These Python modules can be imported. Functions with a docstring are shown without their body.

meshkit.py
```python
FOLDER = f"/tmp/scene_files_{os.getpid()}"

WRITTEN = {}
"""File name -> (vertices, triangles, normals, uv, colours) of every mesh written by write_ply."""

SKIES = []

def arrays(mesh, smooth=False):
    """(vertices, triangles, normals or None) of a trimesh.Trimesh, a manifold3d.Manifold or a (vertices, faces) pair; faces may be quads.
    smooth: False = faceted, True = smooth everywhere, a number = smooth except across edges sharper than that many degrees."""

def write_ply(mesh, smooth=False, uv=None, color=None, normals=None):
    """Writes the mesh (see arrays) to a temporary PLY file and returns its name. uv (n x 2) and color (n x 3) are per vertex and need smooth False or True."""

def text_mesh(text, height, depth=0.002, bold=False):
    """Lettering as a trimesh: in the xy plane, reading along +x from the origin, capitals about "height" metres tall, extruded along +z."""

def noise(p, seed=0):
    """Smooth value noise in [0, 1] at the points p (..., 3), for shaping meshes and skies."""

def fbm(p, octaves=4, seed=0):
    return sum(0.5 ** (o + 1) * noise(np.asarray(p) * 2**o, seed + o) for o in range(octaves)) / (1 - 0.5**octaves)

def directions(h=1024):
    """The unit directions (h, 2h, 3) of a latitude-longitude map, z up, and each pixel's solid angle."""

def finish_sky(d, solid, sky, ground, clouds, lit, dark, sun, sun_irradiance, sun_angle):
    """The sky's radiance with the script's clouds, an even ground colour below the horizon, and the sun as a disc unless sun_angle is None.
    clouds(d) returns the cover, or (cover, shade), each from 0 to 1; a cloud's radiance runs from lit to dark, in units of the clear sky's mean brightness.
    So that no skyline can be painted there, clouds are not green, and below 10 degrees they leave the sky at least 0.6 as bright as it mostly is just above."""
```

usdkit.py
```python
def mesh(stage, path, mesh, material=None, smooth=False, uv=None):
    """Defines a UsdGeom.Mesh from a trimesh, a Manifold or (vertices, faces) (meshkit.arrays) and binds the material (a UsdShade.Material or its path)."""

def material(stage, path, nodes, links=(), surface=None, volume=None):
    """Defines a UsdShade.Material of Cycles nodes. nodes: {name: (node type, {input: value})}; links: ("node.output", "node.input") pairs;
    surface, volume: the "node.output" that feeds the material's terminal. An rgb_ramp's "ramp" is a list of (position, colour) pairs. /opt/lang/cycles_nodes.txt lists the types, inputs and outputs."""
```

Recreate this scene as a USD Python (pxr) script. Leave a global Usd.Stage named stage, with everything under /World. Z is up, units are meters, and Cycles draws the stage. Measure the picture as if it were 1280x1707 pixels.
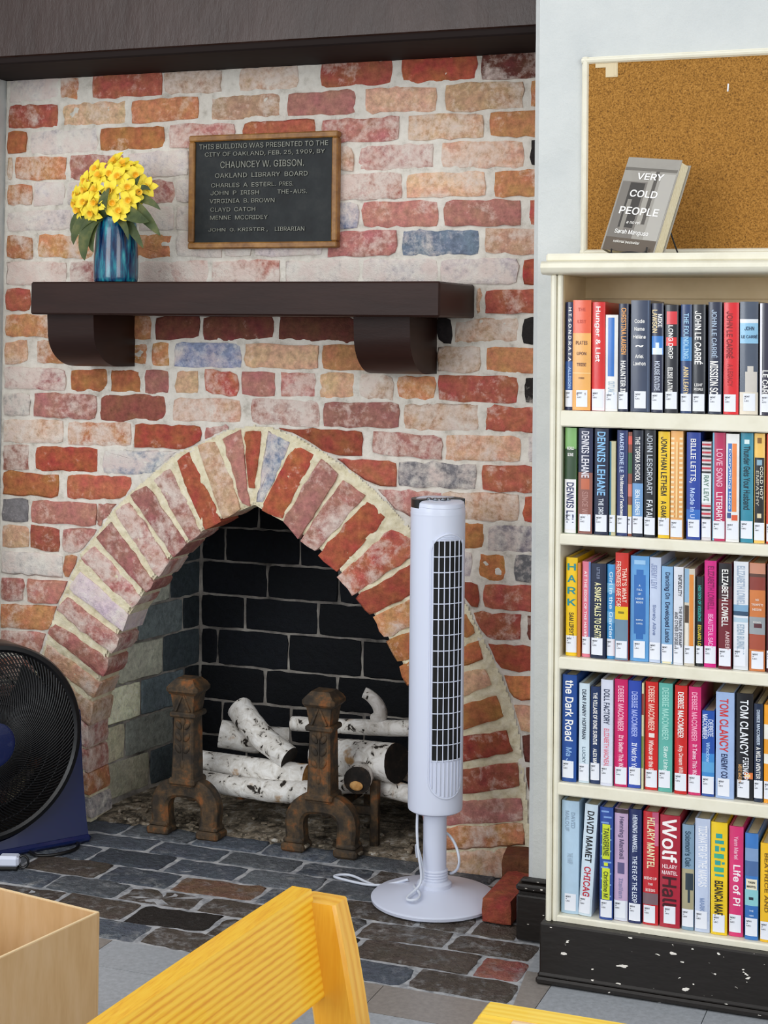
import math, random
import numpy as np, trimesh, usdkit, meshkit
from shapely.geometry import Polygon, LineString, box as sbox
from shapely import affinity
from pxr import Gf, Sdf, Usd, UsdGeom, UsdLux, UsdShade, Vt

stage = Usd.Stage.CreateInMemory()
UsdGeom.SetStageUpAxis(stage, UsdGeom.Tokens.z)
UsdGeom.SetStageMetersPerUnit(stage, 1.0)
stage.SetDefaultPrim(UsdGeom.Xform.Define(stage, '/World').GetPrim())

# ---------------------------------------------------------------- camera, light, exposure
CAM = {'f': 2698.27, 'py': 493.69, 'C': [1.75, -3.68726, 1.27807], 'r': [0.934714, 0.355245, 0.010511], 'd': [0.001672, 0.02518, -0.999682], 'fw': [-0.355396, 0.934434, 0.022942]}
cam = UsdGeom.Camera.Define(stage, '/World/camera')
R_, D_, F_, C_ = (np.array(CAM[k]) for k in ('r', 'd', 'fw', 'C'))
m4 = np.eye(4); m4[0, :3], m4[1, :3], m4[2, :3], m4[3, :3] = R_, -D_, -F_, C_
cam.AddTransformOp().Set(Gf.Matrix4d(*m4.ravel().tolist()))
HAP = 36.0
cam.CreateHorizontalApertureAttr(HAP)
cam.CreateVerticalApertureAttr(HAP * 1707 / 1280)
cam.CreateFocalLengthAttr(CAM['f'] / 1280 * HAP)
cam.CreateVerticalApertureOffsetAttr((CAM['py'] - 853.5) / 1280 * HAP)
cam.CreateClippingRangeAttr(Gf.Vec2f(0.05, 100))
cam.CreateExposureAttr(0.45)

dome = UsdLux.DomeLight.Define(stage, '/World/dome')
dome.CreateColorAttr(Gf.Vec3f(0.93, 0.96, 1.0)); dome.CreateIntensityAttr(0.20)
def rect(name, loc, rot, w, h, power, col):
    l = UsdLux.RectLight.Define(stage, '/World/' + name)
    l.AddTranslateOp().Set(Gf.Vec3d(*loc)); l.AddRotateXYZOp().Set(Gf.Vec3f(*rot))
    l.CreateWidthAttr(w); l.CreateHeightAttr(h); l.CreateIntensityAttr(power); l.CreateColorAttr(Gf.Vec3f(*col))
    return l
rect('ceiling_light', (-0.3, -1.75, 2.95), (0, 0, 0), 2.2, 0.5, 2.4, (1.0, 0.97, 0.92))
rect('ceiling_light_001', (-0.7, -4.0, 2.95), (0, 0, 0), 2.4, 0.5, 6.0, (1.0, 0.97, 0.92))
rect('window_light', (-1.7, -6.2, 2.0), (90, 0, 0), 2.6, 1.9, 4.6, (0.93, 0.97, 1.0))
rect('window_light_001', (4.3, -5.2, 1.9), (90, 0, 38), 2.2, 1.8, 4.2, (0.90, 0.96, 1.0))

# ---------------------------------------------------------------- helpers
def lin(h):
    c = np.array([int(h[i:i + 2], 16) for i in (0, 2, 4)]) / 255.0
    return tuple(np.where(c <= 0.04045, c / 12.92, ((c + 0.055) / 1.055) ** 2.4).tolist())

_n = {}
def pathof(name, parent=None):
    base = '/World' if parent is None else str(parent.GetPath())
    k = base + '/' + name
    i = _n.get(k, -1) + 1; _n[k] = i
    return k if i == 0 else f'{k}_{i:03d}'

def keys(pr, label=None, cat=None, group=None, kind=None):
    for k, v in (('label', label), ('category', cat), ('group', group), ('kind', kind)):
        if v: pr.SetCustomDataByKey(k, v)
    return pr

def obj(name, mesh, mat, parent=None, smooth=False, tint=None, wash=None, label=None, cat=None, group=None, kind=None, uv=None):
    g = usdkit.mesh(stage, pathof(name, parent), mesh, mat, smooth=smooth, uv=uv)
    api = UsdGeom.PrimvarsAPI(g)
    if tint is not None:
        api.CreatePrimvar('tint', Sdf.ValueTypeNames.Color3fArray, 'constant').Set([Gf.Vec3f(*map(float, tint))])
    if wash is not None:
        api.CreatePrimvar('wash', Sdf.ValueTypeNames.FloatArray, 'constant').Set([float(wash)])
    return keys(g.GetPrim(), label, cat, group, kind)

def thing(name, label, cat, loc=(0, 0, 0), rotz=0, group=None, kind=None):
    x = UsdGeom.Xform.Define(stage, pathof(name))
    x.AddTranslateOp().Set(Gf.Vec3d(*map(float, loc)))
    if rotz: x.AddRotateZOp().Set(float(rotz))
    return keys(x.GetPrim(), label, cat, group, kind)

def copy_of(first, label, mat4=None, loc=None, rotz=0):
    c = first.GetCustomData(); x = UsdGeom.Xform.Define(stage, pathof(first.GetName()))
    x.GetPrim().GetReferences().AddInternalReference(first.GetPath())
    x.ClearXformOpOrder()
    if mat4 is not None: x.MakeMatrixXform().Set(mat4)
    else:
        x.AddTranslateOp(opSuffix='place').Set(Gf.Vec3d(*loc))
        if rotz: x.AddRotateZOp(opSuffix='turn').Set(float(rotz))
    keys(x.GetPrim(), label, c['category'], c.get('group'))
    x.GetPrim().SetInstanceable(True)
    return x.GetPrim()

cat = lambda *m: trimesh.util.concatenate([x for x in m])
def tm(v, f): return trimesh.Trimesh(np.asarray(v, float), np.asarray(f, int), process=False)
def cbx(x0, x1, y0, y1, z0, z1, c=0.002):
    P = []
    for x, sx in ((x0, 1), (x1, -1)):
        for y, sy in ((y0, 1), (y1, -1)):
            for z, sz in ((z0, 1), (z1, -1)):
                P += [(x + sx * c, y + sy * c, z), (x + sx * c, y, z + sz * c), (x, y + sy * c, z + sz * c)]
    return trimesh.convex.convex_hull(np.array(P))
def lathe(prof, n=48):
    return trimesh.creation.revolve(np.array(prof, float), sections=n)
def prism(poly, y0, y1):            # polygon in x,z pushed along y
    m = trimesh.creation.extrude_polygon(poly, y1 - y0, engine='earcut'); v = m.vertices
    return tm(np.c_[v[:, 0], y1 - v[:, 2], v[:, 1]], m.faces)
def prism_x(poly, x0, x1):          # polygon in y,z pushed along x
    m = trimesh.creation.extrude_polygon(poly, x1 - x0, engine='earcut'); v = m.vertices
    return tm(np.c_[x0 + v[:, 2], v[:, 0], v[:, 1]], m.faces)
def prism_z(poly, z0, z1):
    m = trimesh.creation.extrude_polygon(poly, z1 - z0, engine='earcut'); m.apply_translation((0, 0, z0)); return m
def tube(P, r, n=10, caps=True):
    P = np.asarray(P, float); k = len(P); r = np.broadcast_to(np.asarray(r, float), (k,))
    T = np.gradient(P, axis=0); T /= np.linalg.norm(T, axis=1, keepdims=True)
    a = np.array([0, 0, 1.0]) if abs(T[0, 2]) < 0.9 else np.array([1.0, 0, 0])
    V = []
    for i in range(k):
        a = a - T[i] * (a @ T[i]); a /= np.linalg.norm(a); b = np.cross(T[i], a)
        t = np.arange(n) / n * 2 * np.pi
        V.append(P[i] + r[i] * (np.cos(t)[:, None] * a + np.sin(t)[:, None] * b))
    V = np.vstack(V); Fc = []
    for i in range(k - 1):
        for j in range(n):
            p, q = i * n + j, i * n + (j + 1) % n
            Fc += [(p, q, q + n), (p, q + n, p + n)]
    if caps:
        V = np.vstack([V, P[:1], P[-1:]]); c0, c1 = len(V) - 2, len(V) - 1
        for j in range(n):
            Fc += [(c0, (j + 1) % n, j), (c1, (k - 1) * n + j, (k - 1) * n + (j + 1) % n)]
    return tm(V, Fc)
def curve(P, m=40):
    from scipy.interpolate import CubicSpline
    P = np.asarray(P, float); t = np.r_[0, np.cumsum(np.linalg.norm(np.diff(P, axis=0), axis=1))]
    return CubicSpline(t, P)(np.linspace(0, t[-1], m))
def xf(m, M):
    m = m.copy(); m.apply_transform(M); return m
def rot(axis, deg, at=(0, 0, 0)):
    return trimesh.transformations.rotation_matrix(math.radians(deg), axis, at)
def move(*v): return trimesh.transformations.translation_matrix(v)

def slab(pts, yf, yb, bev=0.004, jit=0.0012, step=0.022, seed=0, rough=0.0004):
    """one brick: the outline pts (x,z, counter-clockwise seen from -y) with worn, chipped edges; its face at y=yf."""
    rg = np.random.default_rng(seed)
    pts = np.asarray(pts, float); out = []
    for a, b in zip(pts, np.roll(pts, -1, 0)):
        k = max(1, int(round(np.linalg.norm(b - a) / step)))
        for i in range(k): out.append(a + (b - a) * i / k)
    O = np.array(out); n = len(O)
    cen = O.mean(0)
    nx, pv = np.roll(O, -1, 0), np.roll(O, 1, 0)
    t = nx - pv; t /= np.linalg.norm(t, axis=1, keepdims=True); nrm = np.c_[-t[:, 1], t[:, 0]]
    d1 = O - pv; d2 = nx - O
    ang = np.abs(d1[:, 0] * d2[:, 1] - d1[:, 1] * d2[:, 0]) / (np.linalg.norm(d1, axis=1) * np.linalg.norm(d2, axis=1))
    corner = ang > 0.4
    O = O + nrm * (rg.normal(0, jit, n) + np.where(corner, bev * 0.8, 0))[:, None]
    I = O + nrm * (bev * (1 + 0.5 * rg.random(n)) * np.where(corner, 1.3, 1))[:, None]
    mid = cen + (I - cen) * 0.55
    ring = lambda Q, y: np.c_[Q[:, 0], np.broadcast_to(y, n), Q[:, 1]]
    V = np.vstack([ring(O, yb), ring(O, yf + bev * 0.7), ring(I, yf + rg.normal(0, rough, n)), ring(mid, yf + rg.normal(0, rough * 1.5, n)), [[cen[0], yf + rg.normal(0, rough), cen[1]]]])
    i = np.arange(n); j = (i + 1) % n; Fc = []
    for k, s in ((1, 0), (2, 1), (3, 2)):
        A, B = k * n, s * n
        Fc += [np.c_[A + i, B + i, B + j], np.c_[A + i, B + j, A + j]]
    Fc.append(np.c_[np.full(n, 4 * n), 3 * n + i, 3 * n + j])
    return tm(V, np.vstack(Fc))

# ---------------------------------------------------------------- materials
def MAT(name, nodes, links, surface='p.BSDF'):
    return usdkit.material(stage, '/World/Looks/' + name, nodes, links, surface=surface)
def plain(name, col, rough=0.5, coat=0.0, metal=0.0, spec=0.5, bump=None):
    nd = {'p': ('principled_bsdf', dict(base_color=lin(col), roughness=rough, coat_weight=coat, metallic=metal, specular_ior_level=spec))}
    lk = []
    if bump:
        nd['g'] = ('geometry', {}); nd['n'] = ('noise_texture', dict(scale=float(bump[0]), detail=4.0)); nd['b'] = ('bump', dict(strength=float(bump[1]), distance=float(bump[2])))
        lk = [('g.position', 'n.vector'), ('n.fac', 'b.height'), ('b.normal', 'p.normal')]
    return MAT(name, nd, lk)
def tinted(name, rough, coat=0.0, spec=0.5, bump=None, vary=None):
    nd = {'a': ('attribute', dict(attribute='tint')), 'p': ('principled_bsdf', dict(roughness=rough, coat_weight=coat, coat_roughness=0.15, specular_ior_level=spec)), 'g': ('geometry', {})}
    lk = [('a.color', 'p.base_color')]
    if vary:
        nd['v'] = ('noise_texture', dict(scale=float(vary[0]), detail=5.0, roughness=0.65)); nd['m'] = ('map_range', dict(from_min=0.3, from_max=0.7, to_min=float(vary[1]), to_max=float(vary[2])))
        nd['x'] = ('mix', dict(mix_type='multiply', fac=1.0))
        lk = [('g.position', 'v.vector'), ('v.fac', 'm.value'), ('a.color', 'x.color1'), ('m.result', 'x.color2'), ('x.color', 'p.base_color')]
    if bump:
        nd['n'] = ('noise_texture', dict(scale=float(bump[0]), detail=5.0)); nd['b'] = ('bump', dict(strength=float(bump[1]), distance=float(bump[2])))
        lk += [('g.position', 'n.vector'), ('n.fac', 'b.height'), ('b.normal', 'p.normal')]
    return MAT(name, nd, lk)

def brick_look(name, washcol1, washcol2, amount=1.0, rough=0.85, big=11.0, bs=0.8, bd=0.005):
    nd = {
        'g': ('geometry', {}), 'a': ('attribute', dict(attribute='tint')), 'w': ('attribute', dict(attribute='wash')),
        'n1': ('noise_texture', dict(scale=big, detail=6.0, roughness=0.68, distortion=0.4)),
        'n2': ('noise_texture', dict(scale=60.0, detail=5.0, roughness=0.7)),
        'n3': ('noise_texture', dict(scale=200.0, detail=3.0, roughness=0.6)),
        'n4': ('noise_texture', dict(scale=22.0, detail=3.0)),
        'cv': ('map_range', dict(from_min=0.28, from_max=0.72, to_min=0.6, to_max=1.36)),
        'base': ('mix', dict(mix_type='multiply', fac=1.0)),
        'hue': ('hsv', dict(saturation=0.96, value=1.0)),
        'hm': ('map_range', dict(from_min=0.3, from_max=0.7, to_min=0.483, to_max=0.517)),
        's1': ('math', dict(math_type='multiply', value2=0.66)),
        's2': ('math', dict(math_type='multiply_add', value2=0.34, value3=0.0)),
        'th': ('math', dict(math_type='multiply_add', value2=-0.36 * amount, value3=0.662 if amount == 1.0 else 0.675)),
        'df': ('math', dict(math_type='subtract')),
        'mk': ('math', dict(math_type='multiply', value2=6.5, use_clamp=True)),
        'wc': ('mix', dict(mix_type='mix', color1=washcol1, color2=washcol2)),
        'wm': ('map_range', dict(from_min=0.35, from_max=0.65, clamp=True)),
        'mkk': ('math', dict(math_type='multiply', value2=0.86)),
        'fin': ('mix', dict(mix_type='mix')),
        'bh': ('math', dict(math_type='multiply_add', value2=0.35)),
        'b': ('bump', dict(strength=bs, distance=bd)),
        'p': ('principled_bsdf', dict(roughness=rough, specular_ior_level=0.3)),
    }
    lk = [(f'g.position', f'{k}.vector') for k in ('n1', 'n2', 'n3', 'n4')] + [
        ('n2.fac', 'cv.value'), ('a.color', 'hue.color'), ('n4.fac', 'hm.value'), ('hm.result', 'hue.hue'), ('hue.color', 'base.color1'), ('cv.result', 'base.color2'),
        ('n1.fac', 's1.value1'), ('n2.fac', 's2.value1'), ('s1.value', 's2.value3'), ('w.fac', 'th.value1'),
        ('s2.value', 'df.value1'), ('th.value', 'df.value2'), ('df.value', 'mk.value1'), ('mk.value', 'mkk.value1'),
        ('n4.fac', 'wm.value'), ('wm.result', 'wc.fac'), ('base.color', 'fin.color1'), ('wc.color', 'fin.color2'), ('mkk.value', 'fin.fac'),
        ('fin.color', 'p.base_color'), ('n3.fac', 'bh.value1'), ('n2.fac', 'bh.value3'), ('bh.value', 'b.height'), ('b.normal', 'p.normal')]
    return MAT(name, nd, lk)

def speckle(name, stops, scale, rough=0.8, detail=6.0, stretch=(1, 1, 1), bump=0.3, bdist=0.003, nrough=0.65, coat=0.0, spec=0.4, dist=0.0):
    nd = {'g': ('geometry', {}), 'mp': ('mapping', dict(scale=tuple(map(float, stretch)))), 'n': ('noise_texture', dict(scale=float(scale), detail=float(detail), roughness=nrough, distortion=float(dist))),
          'r': ('rgb_ramp', dict(ramp=[(a, lin(c)) for a, c in stops])), 'b': ('bump', dict(strength=float(bump), distance=float(bdist))), 'p': ('principled_bsdf', dict(roughness=float(rough), coat_weight=float(coat), specular_ior_level=float(spec)))}
    return MAT(name, nd, [('g.position', 'mp.vector'), ('mp.vector', 'n.vector'), ('n.fac', 'r.fac'), ('r.color', 'p.base_color'), ('n.fac', 'b.height'), ('b.normal', 'p.normal')])

WASH = lin('e2dcd8'), lin('d2c6ca')
M = dict(
    brick=brick_look('old_brick', lin('e2dbd0'), lin('dcc9c0')),
    hearth=brick_look('hearth_brick', lin('a9a8a6'), lin('7e8288'), rough=0.5, big=20.0, bs=1.0, bd=0.012, amount=1.01),
    mortar=speckle('lime_mortar', [(0.25, 'a89f92'), (0.45, 'd6cfc4'), (0.7, 'e6e0d6')], 30, bump=0.8, bdist=0.006),
    arch_mortar=speckle('cream_mortar', [(0.25, 'b8aa86'), (0.45, 'ddd2b2'), (0.7, 'ece4cc')], 45, bump=0.9, bdist=0.006),
    joint=speckle('hearth_joint', [(0.3, '6a6c70'), (0.5, 'a4a6aa'), (0.7, 'c4c4c4')], 40, bump=0.6),
    soot=brick_look('sooty_firebrick', lin('5a6468'), lin('3a444c'), rough=0.75, big=14.0, amount=0.99),
    soot_joint=speckle('sooty_joint', [(0.3, '2c2b29'), (0.48, '86807a'), (0.7, 'c0bab0')], 10, bump=0.5),
    paint=speckle('white_wall_paint', [(0.2, 'c3c7c6'), (0.5, 'cccfcd'), (0.8, 'd4d6d3')], 7, rough=0.55, bump=0.35, bdist=0.02, detail=8),
    cream=speckle('cream_gloss_paint', [(0.2, 'dcd6c0'), (0.5, 'e8e3cf'), (0.8, 'eeead9')], 18, rough=0.38, bump=0.1, bdist=0.003),
    tan=speckle('tan_board_paint', [(0.2, 'c6ac82'), (0.5, 'd2b88e'), (0.8, 'd8c09a')], 14, rough=0.5, bump=0.1),
    cork=speckle('cork', [(0.28, '4a2c10'), (0.40, '80561f'), (0.52, 'a3712c'), (0.66, 'b98642'), (0.75, 'c89a5a')], 300, rough=0.9, bump=0.5, bdist=0.002, detail=3, nrough=0.8),
    brown=speckle('brown_gloss_paint', [(0.2, '1f0f0b'), (0.5, '281510'), (0.8, '321c16')], 3.0, rough=0.42, bump=0.12, bdist=0.01, stretch=(1, 1, 5), detail=7, spec=0.2),
    beam=speckle('beam_paint', [(0.2, '24150f'), (0.5, '301e18'), (0.8, '3e2c27')], 3.0, rough=0.36, bump=0.3, bdist=0.02, stretch=(3, 1, 1), detail=8, spec=0.45),
    beam_under=plain('beam_underside_brown', '1d1412', 0.75, spec=0.15, bump=(20, .2, .004)),  # underside of the beam, darker and duller than its face
    black_paint=speckle('chipped_black_paint', [(0.0, '17130f'), (0.692, '1c1714'), (0.70, 'e8e2d8'), (1.0, 'f4f0ea')], 62, rough=0.4, bump=0.2, detail=2.0, stretch=(0.6, 1, 1.5), nrough=0.5),
    floor_tile=tinted('floor_tile', 0.38, vary=(90, 0.82, 1.14), bump=(60, 0.06, 0.002)),
    grout=plain('floor_seam', '3c3a38', 0.8),
    rust=speckle('rusted_iron', [(0.25, '1c1814'), (0.44, '352c22'), (0.56, '54402a'), (0.66, '7c4c26'), (0.75, '945628')], 26, rough=0.75, bump=0.6, bdist=0.004),
    bark=None,
    wood_end=speckle('cut_wood', [(0.3, '6a4826'), (0.5, 'b07f45'), (0.7, 'd8ac70')], 40, rough=0.85, bump=0.4),
    char_end=speckle('charred_wood', [(0.3, '0c0b0a'), (0.55, '1f1a16'), (0.75, '4a3a28')], 40, rough=0.9, bump=0.5),
    ash=speckle('ash', [(0.3, '24211e'), (0.44, '5c5448'), (0.54, '988a76'), (0.66, 'd4d0c8')], 26, rough=0.95, bump=1.0, bdist=0.01, detail=9, nrough=0.75),
    white_plastic=plain('white_plastic', 'd6dcee', 0.34, spec=0.5),
    black_plastic=plain('black_plastic', '08090c', 0.35),
    navy_plastic=plain('navy_plastic', '0b1a4a', 0.28, coat=0.3),
    dark=plain('painted_void', '050506', 0.8),  # flat black standing in for unlit depth
    chrome=plain('button_chrome', '9aa0a8', 0.2, metal=1.0),
    bronze=speckle('bronze_rim', [(0.3, '6a4420'), (0.5, '8f6230'), (0.7, 'a97a40')], 30, rough=0.42, bump=0.15),
    plaque=speckle('dark_bronze', [(0.3, '121416'), (0.5, '1c2022'), (0.7, '2a2c2c')], 18, rough=0.5, bump=0.3, bdist=0.002, spec=0.25),
    plaque_text=plain('bronze_lettering', '6a6a60', 0.34, metal=0.3),
    cardboard=speckle('cardboard', [(0.3, 'c39c6a'), (0.5, 'cca676'), (0.7, 'd3b084')], 30, rough=0.8, bump=0.15, stretch=(1, 1, 0.2)),
    card_edge=plain('cardboard_edge', 'e0c498', 0.85),
    page=speckle('page_block', [(0.3, 'cfc09a'), (0.5, 'e2d6b4'), (0.7, 'efe6cc')], 600, rough=0.9, bump=0.1, stretch=(4, 1, 0.1)),
    cover=tinted('book_cover', 0.27, coat=0.35, vary=(14, 0.90, 1.08)),
    ink=tinted('printed_ink', 0.34),
    sticker=plain('white_sticker', 'e9ecf4', 0.4),
    wire=plain('black_wire', '0a0a0b', 0.4),
    cable=plain('white_cable', 'd4dae6', 0.4),
    petal=plain('yellow_petal', 'f4dc3a', 0.6),
    trumpet=plain('orange_trumpet', 'f2c032', 0.6),
    leaf=speckle('silk_leaf', [(0.3, '2c3a1c'), (0.5, '46522a'), (0.7, '6a6a3a')], 22, rough=0.6, bump=0.2),
    loose=brick_look('loose_brick', lin('a08a80'), lin('7a5a50'), rough=0.8),
    tape=plain('old_tape', 'd2c09a', 0.35),
)
M['bark'] = MAT('birch_bark', {
    'g': ('geometry', {}), 'n': ('noise_texture', dict(scale=38.0, detail=4.0, roughness=0.62, distortion=0.8)), 'n2': ('noise_texture', dict(scale=16.0, detail=4.0)),
    'r': ('rgb_ramp', dict(ramp=[(0.0, lin('16130f')), (0.355, lin('2a241e')), (0.40, lin('c9c4bc')), (0.6, lin('e6e4e0')), (1.0, lin('f2f0ee'))])),
    'r2': ('rgb_ramp', dict(ramp=[(0.40, (1, 1, 1)), (0.62, (1, 1, 1)), (0.70, lin('c8a070'))])), 'm': ('mix', dict(mix_type='multiply', fac=1.0)),
    'b': ('bump', dict(strength=0.6, distance=0.006)), 'p': ('principled_bsdf', dict(roughness=0.75, specular_ior_level=0.3))},
    [('g.position', 'n.vector'), ('g.position', 'n2.vector'), ('n.fac', 'r.fac'), ('n2.fac', 'r2.fac'), ('r.color', 'm.color1'), ('r2.color', 'm.color2'), ('m.color', 'p.base_color'), ('n.fac', 'b.height'), ('b.normal', 'p.normal')])
M['glaze'] = MAT('blue_drip_glaze', {
    'g': ('geometry', {}), 'mp': ('mapping', dict(scale=(1.0, 1.0, 0.16))), 'n': ('noise_texture', dict(scale=75.0, detail=4.0, roughness=0.6)), 'n2': ('noise_texture', dict(scale=30.0, detail=3.0)),
    'r': ('rgb_ramp', dict(ramp=[(0.30, lin('030a22')), (0.43, lin('06224c')), (0.52, lin('0a4a6a')), (0.60, lin('14788a')), (0.72, lin('4fb0b0'))])),
    'p': ('principled_bsdf', dict(roughness=0.16, coat_weight=0.25, specular_ior_level=0.45))},
    [('g.position', 'mp.vector'), ('mp.vector', 'n.vector'), ('n.fac', 'r.fac'), ('r.color', 'p.base_color')])
def wood(name, c1, c2, c3, scale, axis, across, distort=1.5, rough=0.34):
    st = [1.0, 1.0, 1.0]; st[axis] = 0.08
    return MAT(name, {
        'g': ('geometry', {}), 'mp': ('mapping', dict(scale=tuple(st))), 'wv': ('wave_texture', dict(wave_type='bands', bands_direction=across, scale=float(scale), distortion=float(distort), detail=3.0, detail_scale=12.0)),
        'n': ('noise_texture', dict(scale=160.0, detail=4.0, roughness=0.7)), 'mx': ('math', dict(math_type='multiply_add', value2=0.55, value3=0.0)), 'ws': ('math', dict(math_type='multiply', value2=0.5)),
        'r': ('rgb_ramp', dict(ramp=[(0.18, lin(c1)), (0.42, lin(c2)), (0.8, lin(c3))])), 'b': ('bump', dict(strength=0.1, distance=0.001)),
        'p': ('principled_bsdf', dict(roughness=rough, coat_weight=0.15, specular_ior_level=0.4))},
        [('g.position', 'mp.vector'), ('mp.vector', 'wv.vector'), ('mp.vector', 'n.vector'), ('n.fac', 'mx.value1'), ('wv.fac', 'ws.value1'), ('ws.value', 'mx.value3'), ('mx.value', 'r.fac'), ('r.color', 'p.base_color'), ('mx.value', 'b.height'), ('b.normal', 'p.normal')])
M['oak'] = wood('golden_oak_panel', 'd48a14', 'e6b028', 'edc23c', 55, 1, 'z')
M['oak_post'] = wood('golden_oak_post', 'd99826', 'e2a834', 'e8b444', 30, 2, 'y')
M['oak_dark'] = wood('golden_oak_leg', 'd08a1c', 'da9a26', 'e2a834', 30, 2, 'y')
M['oak_edge'] = wood('oak_edge_band', 'e8bc34', 'eec640', 'f2d054', 40, 0, 'y')
M['veneer'] = wood('table_veneer', 'dcb078', 'e8c490', 'f0d6ac', 45, 0, 'y')

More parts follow.
